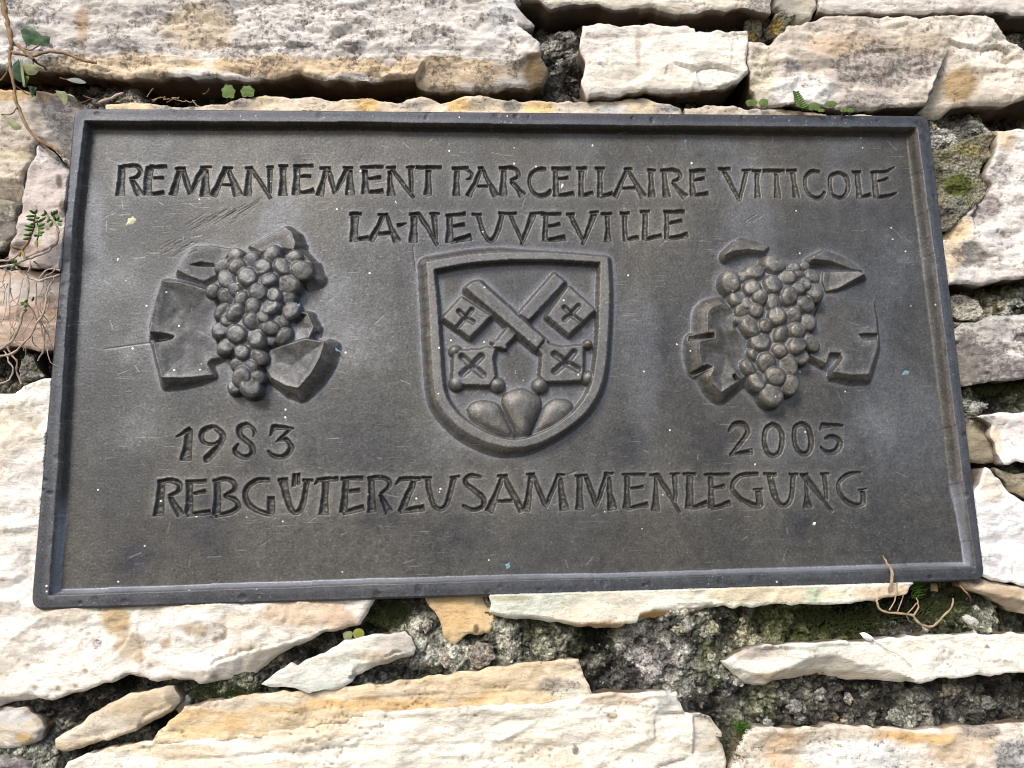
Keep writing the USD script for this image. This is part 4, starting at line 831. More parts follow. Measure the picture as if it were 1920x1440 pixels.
# lower courses
stone('-60,1336 0,1328 37,1331 60,1346 78,1367 67,1393 33,1407 -60,1404', -.006, (.64, .62, .58), (.62, .54, .42), rough=.8, strata=.3, round_=.008, stains=((45, 1385, 16, 10, (.58, .40, .18), .7), (20, 1345, 30, 14, (.52, .53, .56), .6)))
stone('-60,1418 10,1412 48,1418 62,1432 55,1500 -60,1500', -.012, (.34, .31, .33), (.48, .46, .48), rough=1.5, strata=.3, round_=.006, speck=.7)
stone('98,1390 120,1376 150,1355 200,1320 240,1302 290,1289 325,1287 332,1302 330,1320 318,1337 300,1350 250,1373 200,1390 112,1413 101,1405', -.002, (.58, .49, .36), (.64, .58, .48), rough=.7, strata=.5, round_=.006, stains=((250, 1330, 50, 20, (.52, .42, .28), .5), (318, 1305, 10, 22, (.34, .29, .22), .7)), chips=(('255,1390 262,1350 270,1338 345,1310 340,1360', '266,1350 335,1318', .5),))
stone('320,1330 328,1314 345,1304 353,1314 350,1328 336,1340', -.010, (.42, .42, .38), (.30, .30, .26), rough=1.0, strata=.2, round_=.005)
stone('492,1283 510,1266 545,1240 558,1249 575,1240 600,1226 640,1206 700,1190 762,1185 775,1196 781,1218 774,1230 740,1240 700,1255 665,1268 640,1290 610,1295 580,1300 550,1290 520,1288', .001, (.74, .74, .67), (.66, .67, .63), rough=.7, strata=.2, round_=.003,
      stains=((740, 1205, 40, 20, (.50, .46, .42), .7), (600, 1285, 50, 12, (.56, .60, .54), .6), (700, 1230, 40, 10, (.52, .42, .30), .6)), chips=(('655,1275 668,1250 700,1236 745,1220 775,1226 785,1250 700,1280', '662,1252 700,1238 775,1222', .9), ('655,1300 655,1275 665,1252 720,1255 700,1300', '655,1298 664,1252', .3)))
stone('292,1374 318,1350 345,1326 400,1316 500,1301 640,1291 720,1281 800,1271 880,1260 960,1246 1060,1238 1086,1235 1091,1258 1098,1275 1116,1312 1040,1328 900,1334 700,1344 500,1384 400,1394 285,1398', -.0008, (.66, .54, .37), (.68, .60, .48), rough=.6, strata=1.2, round_=.003, vein=(.66, .42, .18), vk=.6,
      stains=((700, 1320, 120, 12, (.68, .44, .18), .6), (1050, 1285, 40, 16, (.38, .34, .30), .6), (1075, 1300, 35, 10, (.68, .68, .60), .7), (1075, 1250, 25, 14, (.52, .44, .38), .5), (370, 1370, 60, 14, (.70, .54, .30), .6)), ledges=(('800,1272 800,1330', .0008, 5, 1), ('640,1312 760,1302 900,1300 1050,1290', .0012, 12, 1)))
stone('128,1430 165,1414 205,1404 292,1393 400,1384 500,1373 700,1333 900,1323 1040,1317 1112,1302 1160,1297 1200,1296 1246,1292 1270,1300 1278,1318 1287,1334 1310,1337 1335,1346 1350,1370 1362,1395 1376,1440 1380,1510 90,1510', -.0005, (.82, .79, .71), (.76, .69, .57), rough=.8, strata=1.1, round_=.004, tilt=(0, .05), alts=(.5, .66), vein=(.66, .52, .32), vk=.45,
      stains=((350, 1410, 90, 14, (.66, .54, .38), .6), (220, 1400, 60, 12, (.60, .48, .32), .6), (1150, 1310, 60, 14, (.58, .46, .34), .6), (1250, 1315, 20, 20, (.58, .59, .57), .7), (1080, 1408, 6, 8, (.2, .17, .15), .7), (900, 1345, 150, 20, (.60, .58, .46), .35), (560, 1380, 60, 30, (.66, .56, .42), .5)),
      chips=(('1300,1338 1330,1345 1400,1450 1400,1500 1310,1500', '1300,1338 1303,1500', .35),), ledges=(('1225,1340 1290,1336 1300,1342 1302,1430', .0025, 40, 1), ('560,1365 585,1378 590,1420 575,1440', .0012, 14, -1), ('1050,1365 1060,1400 1068,1430', .0010, 8, 1), ('600,1400 900,1390 1100,1400', .0010, 14, 1), ('300,1425 600,1405', .0012, 14, 1), ('1220,1440 1300,1420', .002, 10, 1)))
stone('796,1119 822,1161 832,1196 852,1211 872,1194 886,1190 921,1190 927,1157 920,1100 870,1090 800,1095', -.006, (.66, .49, .28), (.68, .56, .36), rough=.5, strata=.2, round_=.004,
      stains=((850, 1150, 40, 30, (.68, .47, .24), .6), (893, 1178, 5, 8, (.2, .13, .07), .9)), chips=(('886,1090 888,1135 905,1155 925,1165 935,1090', '886,1095 889,1135 906,1158 925,1166', .45),))
stone('905,1085 917,1112 918,1149 935,1158 980,1163 1040,1168 1090,1177 1130,1179 1160,1178 1173,1170 1215,1165 1280,1163 1300,1156 1330,1139 1413,1140 1460,1133 1513,1133 1580,1130 1647,1125 1700,1117 1714,1094 1700,1060 920,1070', .001, (.72, .73, .65), (.70, .64, .52), rough=.6, strata=.3, round_=.003,
      stains=((1130, 1174, 70, 8, (.56, .36, .18), .7), (1250, 1155, 50, 12, (.56, .34, .13), .9), (1000, 1125, 80, 24, (.62, .66, .58), .7), (960, 1122, 40, 6, (.34, .30, .18), .6), (1450, 1115, 150, 14, (.68, .56, .38), .6), (1525, 1115, 14, 18, (.50, .60, .46), .7), (1300, 1150, 40, 10, (.52, .36, .18), .7), (1660, 1112, 60, 12, (.62, .46, .30), .6)),
      chips=(('1195,1175 1205,1150 1230,1138 1260,1142 1300,1130 1345,1133 1330,1175', '1200,1152 1230,1140 1262,1143 1340,1130', 1.0), ('918,1149 1000,1155 1090,1168 1165,1172 1165,1185 910,1170', '918,1149 1000,1155 1090,1168 1165,1170', 1.0)))
stone('1352,1240 1380,1228 1413,1214 1440,1209 1480,1207 1530,1205 1617,1200 1740,1193 1847,1188 1920,1188 1990,1186 1990,1262 1920,1264 1847,1268 1800,1270 1760,1270 1730,1280 1663,1282 1563,1277 1497,1278 1450,1285 1423,1293 1402,1284 1380,1264', .002, (.82, .81, .74), (.74, .69, .60), rough=.6, strata=.4, round_=.003, alts=(.5, .7),
      stains=((1420, 1225, 50, 12, (.50, .42, .36), .7), (1440, 1215, 50, 6, (.22, .20, .18), .6), (1560, 1215, 60, 12, (.60, .63, .57), .6), (1480, 1270, 60, 14, (.54, .42, .29), .5), (1600, 1270, 80, 10, (.56, .44, .32), .5), (1852, 1213, 4, 3, (.2, .18, .16), .8)),
      chips=(('1340,1235 1400,1262 1445,1266 1490,1248 1530,1230 1565,1229 1600,1242 1640,1256 1690,1264 1720,1285 1420,1305 1370,1270', '1352,1241 1400,1260 1445,1265 1490,1247 1530,1230 1565,1229 1600,1241 1640,1255 1700,1264', .85),), ledges=(('1520,1212 1620,1206 1680,1204', .0015, 6, 1),))
stone('1403,1368 1450,1366 1490,1364 1580,1362 1650,1366 1730,1370 1813,1364 1990,1352 1990,1510 1368,1510 1377,1440 1386,1402', -.002, (.76, .71, .63), (.66, .58, .48), rough=1.0, strata=.8, round_=.005, speck=.3,
      stains=((1560, 1375, 140, 10, (.54, .48, .38), .7), (1690, 1385, 60, 14, (.58, .38, .18), .8), (1480, 1410, 40, 40, (.56, .38, .22), .6), (1600, 1415, 120, 30, (.76, .76, .75), .7), (1800, 1400, 70, 40, (.56, .44, .30), .6), (1900, 1420, 40, 40, (.40, .40, .42), .7), (1840, 1370, 40, 14, (.30, .27, .25), .6), (1760, 1385, 30, 10, (.70, .48, .22), .7)))
# right of the plaque
stone('1876,243 1900,240 1990,238 1990,515 1899,522 1856,528 1847,532 1809,532 1780,535 1740,540 1730,455 1770,443 1776,437 1800,415 1824,392 1838,382 1866,353 1869,342 1857,320 1870,285 1870,262', .000, (.76, .73, .70), (.66, .62, .60), rough=.9, strata=.9, round_=.005, speck=.25,
      stains=((1885, 260, 20, 20, (.70, .56, .36), .6), (1850, 380, 26, 34, (.34, .31, .31), .8), (1830, 405, 30, 20, (.42, .39, .38), .5), (1800, 425, 24, 24, (.68, .54, .34), .8), (1820, 475, 34, 22, (.27, .26, .25), .8), (1785, 480, 20, 40, (.58, .46, .32), .6), (1880, 320, 20, 30, (.44, .43, .43), .6), (1800, 515, 40, 10, (.60, .44, .26), .5), (1810, 515, 30, 14, (.56, .57, .60), .6), (1875, 450, 30, 20, (.56, .55, .57), .5)),
      chips=(('1770,440 1830,385 1832,400 1822,455 1770,448', '1830,386 1824,452', .35), ('1838,382 1868,345 1882,375 1880,410 1830,440 1826,400', '1880,370 1880,405 1828,440', .4)))
stone('1740,284 1751,281 1800,264 1841,250 1870,237 1876,244 1869,262 1869,285 1846,314 1847,326 1864,340 1860,364 1830,386 1812,402 1776,434 1755,442 1735,400', -.004, (.25, .235, .16), (.34, .33, .27), rough=1.8, strata=.1, round_=.006, speck=.6, mat=mortar_mat, stains=((1800, 345, 30, 22, (.10, .115, .03), .9), (1820, 280, 30, 12, (.34, .29, .14), .7), (1790, 390, 24, 20, (.24, .25, .22), .6), (1765, 410, 20, 20, (.17, .15, .13), .8), (1760, 320, 14, 30, (.10, .10, .06), .7)))
stone('1784,553 1800,549 1822,549 1843,561 1852,580 1850,597 1835,601 1812,599 1790,592 1778,575', -.008, (.50, .48, .43), (.34, .31, .28), rough=2.0, strata=.1, round_=.008, speck=.4, mat=mortar_mat)
stone('1852,593 1885,589 1990,587 1990,704 1920,709 1843,718 1800,722 1765,725 1765,640 1795,635 1800,612 1812,601 1835,603', -.002, (.50, .48, .46), (.32, .30, .30), rough=1.1, strata=1.8, round_=.005, speck=.8, alts=(.40, .58), vein=(.70, .69, .67), vk=.9,
      stains=((1815, 690, 22, 40, (.25, .24, .22), .9), (1800, 650, 20, 20, (.26, .24, .22), .7), (1820, 605, 20, 10, (.40, .40, .36), .6)), chips=(('1790,640 1822,640 1838,720 1780,730', '1822,640 1838,720', .4),))
stone('1836,781 1850,777 1880,773 1990,766 1990,862 1905,867 1892,872 1883,868 1874,850 1864,815 1863,797 1848,789', -.001, (.82, .79, .78), (.74, .68, .68), rough=.7, strata=.4, round_=.004, stains=((1850, 783, 20, 6, (.4, .4, .38), .7), (1870, 830, 12, 30, (.68, .56, .40), .6), (1915, 800, 20, 20, (.60, .54, .56), .5)))
stone('1834,783 1846,790 1861,799 1862,816 1872,851 1880,869 1850,872 1815,865 1808,830 1812,797 1822,785', -.010, (.23, .19, .14), (.30, .27, .20), rough=1.0, strata=.1, round_=.004, speck=.5)
stone('1850,876 1862,881 1873,896 1897,923 1920,937 1990,946 1990,1105 1920,1097 1880,1090 1843,1078 1800,1070 1790,940 1828,930 1846,891', -.001, (.82, .82, .84), (.74, .74, .77), rough=.8, strata=.3, round_=.004, stains=((1860, 915, 24, 30, (.66, .58, .46), .6), (1862, 1030, 12, 50, (.56, .56, .60), .5), (1850, 965, 20, 8, (.50, .50, .50), .4)), ledges=(('1845,980 1868,985 1880,1010', .0012, 8, 1), ('1862,1005 1885,1012', .0012, 6, 1), ('1878,950 1920,975', .001, 14, 1)))
stone('1868,878 1895,884 1920,887 1990,890 1990,944 1920,934 1898,920 1876,893', -.008, (.42, .36, .24), (.30, .27, .20), rough=1.2, strata=.3, speck=.5)
stone('1806,1093 1842,1081 1883,1094 1920,1100 1990,1108 1990,1166 1920,1148 1907,1142 1880,1129 1850,1116 1834,1109 1812,1100', -.003, (.54, .45, .34), (.60, .52, .42), rough=1.0, strata=.4, round_=.006, stains=((1842, 1088, 24, 8, (.22, .20, .19), .7), (1890, 1115, 30, 12, (.40, .30, .20), .7)), chips=(('1806,1095 1840,1106 1880,1118 1920,1130 1930,1160 1800,1115', '1806,1094 1840,1106 1880,1117 1925,1128', 1.1),))
stone('1445,66 1438,52 1448,32 1465,19 1485,22 1491,36 1478,50 1462,68', -.008, (.34, .32, .24), (.26, .25, .2), rough=1.6, strata=.1, round_=.005, mat=mortar_mat, stains=((1455, 50, 12, 12, (.42, .30, .08), .8),))
stone('1400,66 1396,36 1412,31 1427,37 1432,55 1418,76', -.009, (.36, .34, .29), (.24, .23, .2), rough=1.6, strata=.1, round_=.005, mat=mortar_mat, stains=((1412, 64, 10, 10, (.40, .30, .08), .7),))

# ---------------------------------------------------------------- mortar between the stones
MD = np.array([[float(v) for v in q.split(',')] for q in '''980,20,38 1060,30,34 1060,70,9 1050,120,11 1030,100,16 1085,150,26 1020,165,22 300,165,38 600,168,36 900,170,32 250,188,14 185,190,12 1220,32,14 1170,28,26 1330,40,20 1350,170,36 1400,165,42 1290,185,22 1500,205,24 1800,222,38 1780,250,12 1840,245,12 1900,225,38
1760,420,14 1850,555,34 1900,575,16 1870,570,18 1800,615,14 1850,740,20 1830,762,14 1900,745,24 1820,870,34 1900,878,26 1838,905,12 20,150,28 60,160,24 0,490,18 60,505,22 20,690,30 90,690,34 10,720,26 730,1150,16 705,1190,28 760,1140,24 790,1190,9 770,1250,12 700,1275,14 850,1240,9 960,1200,8 1050,1200,9 1100,1250,20
1150,1270,26 1190,1230,10 1280,1210,-2 1330,1270,-1 1360,1290,3 1240,1230,2 1310,1240,-2 1340,1330,20 1350,1360,30 1400,1310,18 1450,1320,12 1500,1310,14 1650,1325,12 1800,1310,14 1880,1310,18 1350,1190,12 1450,1170,18 1600,1170,20 1720,1150,26 1800,1160,18 1860,1165,12 1900,1150,30 1700,1185,14 450,1297,16 560,1262,18 380,1310,16 240,1308,26 100,1370,22 60,1425,12
300,1370,20 650,1300,16 1400,1400,14 1450,60,18 1530,20,20 1900,60,30 150,180,20 -40,150,26 -40,490,18'''.split()])
MC = '''1060,90,.30,.29,.27 1050,130,.17,.165,.16 1085,140,.09,.08,.075 1220,32,.22,.20,.17 1330,42,.24,.22,.19 990,165,.20,.20,.21 250,190,.27,.25,.24 185,190,.24,.21,.18 600,168,.12,.09,.06 300,165,.11,.08,.05 1350,175,.10,.09,.07 1790,250,.30,.30,.30 1840,248,.26,.26,.26 1850,740,.10,.115,.045 1830,765,.32,.33,.32 1900,745,.13,.14,.09 1800,615,.28,.28,.25 1870,570,.30,.28,.20 1890,572,.34,.37,.34
730,1150,.13,.14,.07 720,1170,.16,.19,.09 790,1180,.36,.35,.30 770,1250,.30,.32,.31 740,1265,.32,.33,.32 850,1230,.31,.33,.27 900,1200,.33,.34,.27 960,1200,.34,.33,.27 1050,1200,.31,.31,.25 1010,1180,.20,.22,.12 1100,1190,.14,.16,.06 1110,1250,.10,.10,.09 1150,1265,.055,.055,.055 1120,1280,.06,.06,.06 1200,1240,.32,.30,.31 1280,1210,.34,.32,.33 1310,1215,.30,.33,.22 1330,1260,.32,.34,.29 1360,1300,.36,.35,.34 1300,1300,.26,.26,.25 1340,1340,.07,.07,.065
1340,1180,.30,.30,.20 1400,1170,.20,.20,.10 1450,1165,.11,.12,.045 1550,1165,.075,.09,.022 1600,1170,.07,.085,.02 1500,1155,.14,.16,.05 1700,1185,.11,.105,.095 1730,1150,.06,.07,.03 1800,1150,.07,.085,.025 1860,1160,.26,.27,.23 1890,1175,.12,.13,.08 1430,1310,.16,.18,.09 1480,1320,.20,.19,.17 1560,1310,.12,.11,.09 1650,1320,.10,.095,.075 1690,1340,.20,.20,.18 1780,1310,.12,.115,.10 1880,1310,.08,.08,.07 430,1297,.17,.19,.11 390,1300,.20,.21,.16 500,1280,.15,.15,.13 230,1310,.14,.12,.09 120,1340,.18,.165,.13 90,1400,.20,.21,.18 270,1385,.22,.20,.16 300,1370,.10,.10,.07 560,1255,.15,.155,.12 650,1300,.12,.12,.11 20,700,.10,.095,.07 60,690,.26,.26,.24 90,690,.08,.08,.05 40,490,.16,.12,.09 30,155,.16,.11,.06 1400,1400,.14,.15,.06'''
MC = np.array([[float(v) for v in q.split(',')] for q in MC.split()])
mp_ = XZ(MD[:, :2], -.012); mc_ = XZ(MC[:, :2], -.012)
cor = XZ([[-40, 1480], [1960, 1480], [-40, -40], [1960, -40]], -.03); lo, hi = cor.min(0), cor.max(0)
step = .0010
X, Z = np.meshgrid(np.arange(lo[0] - .01, hi[0] + .03, step), np.arange(lo[1] - .02, hi[1] + .03, step)); X = X + (np.arange(X.shape[0]) % 2)[:, None] * step / 2
P = np.c_[X.ravel(), Z.ravel()]
cover = shapely.union_all([g.buffer(-.007) for g, h in STONES]).union(outline.buffer(-.014))
P = P[~shapely.contains_xy(cover, P[:, 0], P[:, 1])]
def idw(P, C, val, pw=3.0, k=6):
    d, i = cKDTree(C).query(P, k=k); w = 1 / (d + .004) ** pw; w /= w.sum(1, keepdims=True)
    return (val[i] * (w[..., None] if val.ndim > 1 else w)).sum(1)
def mort_h(P):
    z = np.zeros(len(P))
    h = -idw(P, mp_, MD[:, 2]) * MM
    h += (fbm(np.c_[P * 85, z + 1], 3, 101) - .5) * .013
    h += (fbm(np.c_[P * 260, z + 2], 3, 102) - .5) * .0065
    cr = np.abs(fbm(np.c_[P * 120, z + 3], 3, 103) - .5); h -= np.exp(-cr / .03) * .0035
    return np.where(shapely.contains_xy(PLQ, P[:, 0], P[:, 1]), np.minimum(h, -.027), h)
hm = mort_h(P)
# the mortar sinks a little towards each stone's side so that joints read
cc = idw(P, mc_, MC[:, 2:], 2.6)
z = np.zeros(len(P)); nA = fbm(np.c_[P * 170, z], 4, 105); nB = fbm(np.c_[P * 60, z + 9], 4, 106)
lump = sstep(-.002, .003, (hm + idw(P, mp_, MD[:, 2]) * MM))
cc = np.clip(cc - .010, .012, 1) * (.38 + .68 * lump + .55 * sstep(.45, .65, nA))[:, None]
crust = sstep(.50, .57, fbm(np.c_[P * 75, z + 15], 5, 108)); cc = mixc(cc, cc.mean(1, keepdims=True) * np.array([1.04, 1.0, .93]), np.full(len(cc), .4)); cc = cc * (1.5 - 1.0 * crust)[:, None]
mk = sstep(.55, .68, nB) * .55
cc = mixc(cc, (.085, .10, .03), mk * (MC[:, 3] - MC[:, 2])[cKDTree(mc_).query(P)[1]].clip(-.01, .03) * 30 * .9 + .0)
tri_m = Delaunay(P).simplices
ed = np.max([np.linalg.norm(P[tri_m[:, i]] - P[tri_m[:, (i + 1) % 3]], axis=1) for i in range(3)], 0)
tri_m = tri_m[ed < step * 2.5]
Vm = np.c_[P[:, 0], -hm, P[:, 1]]
fl = np.cross(P[tri_m[:, 1]] - P[tri_m[:, 0]], P[tri_m[:, 2]] - P[tri_m[:, 0]]) < 0
tri_m[fl] = tri_m[fl][:, [0, 2, 1]]; nm_ = vnormals(Vm, tri_m)
if nm_[:, 1].mean() > 0: tri_m = tri_m[:, [0, 2, 1]]; nm_ = -nm_
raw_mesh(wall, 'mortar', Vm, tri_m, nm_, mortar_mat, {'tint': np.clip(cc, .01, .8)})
# grit and small gravel standing out of the mortar
vis = PX(Vm); ok = (vis[:, 0] > -30) & (vis[:, 0] < 1950) & (vis[:, 1] > -30) & (vis[:, 1] < 1470)
allst = shapely.union_all([g.buffer(-.001) for g, h in STONES]); ok &= ~shapely.contains_xy(allst, P[:, 0], P[:, 1])
cand = np.nonzero(ok)[0]; rg = np.random.default_rng(77)
ico = trimesh.creation.icosphere(subdivisions=1); iv, jf = np.array(ico.vertices), np.array(ico.faces)
GV, GF, GC = [], [], []; base_i = 0
for i in rg.choice(cand, 5200, replace=False)[:3600]:
    s = rg.lognormal(math.log(.0007), .5); s = min(s, .003)
    v = iv * (1 + rg.uniform(-.42, .32, (len(iv), 1))) * s * rg.uniform(.55, 1.3, 3)
    c = Vm[i] + [0, s * .1, 0]
    GV.append(v + c); GF.append(jf + base_i); base_i += len(v)
    tone = cc[i] * rg.uniform(.7, 1.5) + rg.choice([0, 0, 0, .02, .06, .20]) * np.array([1, .97, .9])
    GC.append(np.tile(np.clip(tone, .02, .62), (len(v), 1)))
GV, GF, GC = np.vstack(GV), np.vstack(GF), np.vstack(GC)
gp = raw_mesh(wall, 'grit', GV, GF, vnormals(GV, GF), mortar_mat, {'tint': GC}); gp.SetCustomDataByKey('kind', 'stuff')
def pebble(x, y, rx, ry, rot, col, h, seed, rough=.12, mat=None):
    c = XZ([[x, y]], h)[0]; q = trimesh.creation.icosphere(subdivisions=3); v = np.array(q.vertices)
    v = v * (1 + (fbm(v * (1.3 if rough < .25 else 2.3) + seed, 4, seed) - .5)[:, None] * (2 if rough < .25 else 3.0) * rough)
    v = v * [rx * PXM, min(rx, ry) * PXM * .8, ry * PXM]; ca, sa = math.cos(-rot), math.sin(-rot)
    v = np.c_[v[:, 0] * ca - v[:, 2] * sa + c[0], v[:, 1] - h, v[:, 0] * sa + v[:, 2] * ca + c[1]]; f = np.array(q.faces)
    raw_mesh(wall, 'pebble', v, f, vnormals(v, f), mat or stone_mat, {'tint': np.tile(col, (len(v), 1)), 'speck': np.full(len(v), .3)})
def hat(x, y, it=4):
    h = -.012
    for _ in range(it): h = float(mort_h(XZ([[x, y]], h))[0])
    return h
for x, y, rx, ry, rot, col, ro in ((1820, 1164, 18, 9, .5, (.62, .62, .60), .06), (1673, 1170, 13, 6, .1, (.34, .33, .32), .2), (1733, 1180, 9, 4, .4, (.50, .42, .36), .2), (1828, 1187, 7, 6, 0, (.52, .50, .46), .3), (1830, 1141, 6, 6, 0, (.5, .52, .48), .3), (1560, 1345, 13, 7, 0, (.50, .38, .22), .2), (1428, 1302, 9, 6, -.3, (.44, .44, .36), .2), (1778, 1293, 22, 11, -.1, (.38, .34, .26), .25), (1583, 1353, 7, 6, 0, (.48, .42, .32), .3), (1440, 1354, 11, 10, 0, (.36, .36, .34), .3), (1530, 1300, 18, 16, .2, (.34, .32, .31), .4), (1490, 1325, 14, 12, 0, (.32, .31, .30), .4), (1500, 1345, 10, 9, 0, (.30, .30, .29), .4), (1590, 1310, 8, 10, 0, (.36, .33, .31), .4), (1680, 1345, 18, 14, .3, (.33, .33, .30), .4), (1720, 1300, 16, 14, 0, (.28, .27, .25), .4), (1620, 1300, 9, 8, 0, (.34, .34, .33), .4), (1850, 1320, 14, 12, 0, (.20, .20, .18), .4), (1800, 1350, 8, 7, 0, (.34, .34, .33), .4),
        (840, 1235, 13, 16, 0, (.46, .42, .36), .35), (902, 1228, 24, 22, .2, (.36, .32, .28), .3), (870, 1250, 8, 5, .3, (.5, .5, .52), .3), (793, 1262, 5, 3, 0, (.6, .6, .58), .2), (800, 1172, 10, 12, 0, (.42, .38, .33), .4), (745, 1165, 10, 9, 0, (.38, .38, .33), .4), (700, 1185, 9, 8, 0, (.36, .37, .35), .4), (1160, 1211, 8, 4, .1, (.44, .45, .40), .2), (1110, 1217, 6, 3, .2, (.46, .47, .42), .2), (1125, 1210, 7, 4, 0, (.42, .43, .38), .2), (1128, 1280, 6, 4, .3, (.5, .5, .5), .3), (1335, 1232, 8, 9, 0, (.46, .44, .38), .3), (1145, 1250, 7, 5, 0, (.36, .33, .30), .3), (1250, 1395 - 60, 1, 1, 0, (.4, .4, .4), .1),
        (1275, 1180, 14, 10, 0, (.38, .36, .28), .45), (1330, 1180, 16, 14, 0, (.42, .40, .29), .45), (1390, 1195, 15, 13, 0, (.40, .37, .27), .45), (1420, 1200, 10, 7, 0, (.38, .36, .28), .4), (270, 1370, 13, 5, -.3, (.52, .50, .44), .25), (90, 1418, 8, 6, 0, (.40, .40, .38), .4), (70, 1425, 7, 6, 0, (.40, .39, .42), .4), (1480, 1225 - 60, 6, 5, 0, (.3, .3, .2), .4),
        (1063, 70, 14, 12, 0, (.34, .33, .31), .45), (1040, 88, 12, 14, .2, (.38, .36, .33), .45), (1070, 100, 12, 10, 0, (.30, .30, .29), .45), (1050, 118, 10, 12, 0, (.36, .35, .30), .45), (1070, 150, 12, 6, 0, (.36, .36, .34), .4), (1000, 168, 14, 7, 0, (.26, .27, .29), .5), (970, 170, 10, 7, 0, (.28, .29, .30), .5), (1190, 34, 14, 9, 0, (.28, .26, .22), .5), (1215, 28, 14, 12, 0, (.32, .30, .26), .5), (1240, 36, 12, 8, 0, (.26, .24, .21), .5), (1295, 33, 14, 9, 0, (.36, .34, .31), .5), (1360, 48, 14, 7, 0, (.28, .26, .23), .5), (1330, 45, 8, 6, 0, (.3, .28, .25), .5),
        (1770, 252, 16, 10, 0, (.36, .36, .36), .5), (1800, 246, 18, 9, -.2, (.40, .40, .40), .5), (1830, 246, 10, 6, 0, (.36, .36, .36), .5), (1760, 268, 14, 8, -.3, (.38, .38, .37), .5), (1750, 238, 6, 6, 0, (.46, .42, .30), .4), (1860, 575, 10, 12, .3, (.38, .32, .20), .45), (1905, 568, 16, 10, 0, (.42, .45, .42), .45), (1875, 572, 7, 9, 0, (.5, .45, .36), .4), (1835, 762, 18, 8, 0, (.40, .41, .41), .45), (1815, 768, 8, 6, 0, (.3, .3, .3), .45), (1885, 748, 6, 6, 0, (.44, .44, .42), .4), (1912, 748, 6, 6, 0, (.40, .40, .38), .4), (1835, 905, 10, 12, .6, (.48, .47, .45), .45), (1818, 631, 5, 6, 0, (.60, .60, .50), .2), (240, 188, 18, 7, -.2, (.30, .28, .26), .5), (280, 190, 10, 5, 0, (.34, .33, .32), .5), (330, 193, 14, 6, 0, (.32, .31, .31), .5), (360, 195, 10, 5, 0, (.36, .35, .34), .5), (180, 172, 14, 9, 0, (.22, .18, .14), .5)):
    pebble(x, y, rx, ry, rot, col, hat(x, y) - .0008, int(x + y), ro, None if ro < .22 else mortar_mat)

# ================================================================ PLANTS on and in the wall
def tube_mesh(P, r, sides=7):
    P = np.asarray(P, float); n = len(P); r = np.broadcast_to(r, n)
    T = np.gradient(P, axis=0); T /= np.maximum(np.linalg.norm(T, axis=1, keepdims=True), 1e-9)
    a = np.cross(T, [0, 1.0, 0]); a /= np.maximum(np.linalg.norm(a, axis=1, keepdims=True), 1e-6); b = np.cross(T, a)
    th = np.linspace(0, 2 * np.pi, sides, endpoint=False)
    V = (P[:, None] + r[:, None, None] * (np.cos(th)[None, :, None] * a[:, None] + np.sin(th)[None, :, None] * b[:, None])).reshape(-1, 3)
    F = []
    for i in range(n - 1):
        k = np.arange(sides); k2 = (k + 1) % sides; F += [np.c_[i * sides + k, i * sides + k2, (i + 1) * sides + k], np.c_[i * sides + k2, (i + 1) * sides + k2, (i + 1) * sides + k]]
    F = np.vstack(F + [np.c_[np.zeros(sides - 2, int), np.arange(1, sides - 1), np.arange(2, sides)], (n - 1) * sides + np.c_[np.zeros(sides - 2, int), np.arange(2, sides), np.arange(1, sides - 1)]])
    return V, F
def tube(parent, name, pxs, wpx, h, mat, seed=0, knots=True):
    """a stem through photo pixels; h = height above the wall plane at start, (middle,) end"""
    p = spline(pxs, 8); n = len(p); t = np.linspace(0, 1, n)
    hh = np.interp(t, np.linspace(0, 1, len(np.atleast_1d(h))), np.atleast_1d(h))
    Q = np.vstack([W([q], z_) for q, z_ in zip(p, hh)])
    w = np.interp(t, np.linspace(0, 1, len(np.atleast_1d(wpx))), np.atleast_1d(wpx)) * PXM / 2
    if knots: w = w * (1 + (noise(np.c_[t * n * .45, np.full(n, seed), np.zeros(n)], seed) - .5) * .5)
    V, F = tube_mesh(Q + (np.c_[noise(np.c_[t * n * .3, np.full(n, 1.), np.full(n, seed)], 3), noise(np.c_[t * n * .3, np.full(n, 2.), np.full(n, seed)], 4), noise(np.c_[t * n * .3, np.full(n, 3.), np.full(n, seed)], 5)] - .5) * w.mean() * .9, w)
    return raw_mesh(parent, name, V, F, vnormals(V, F), mat)
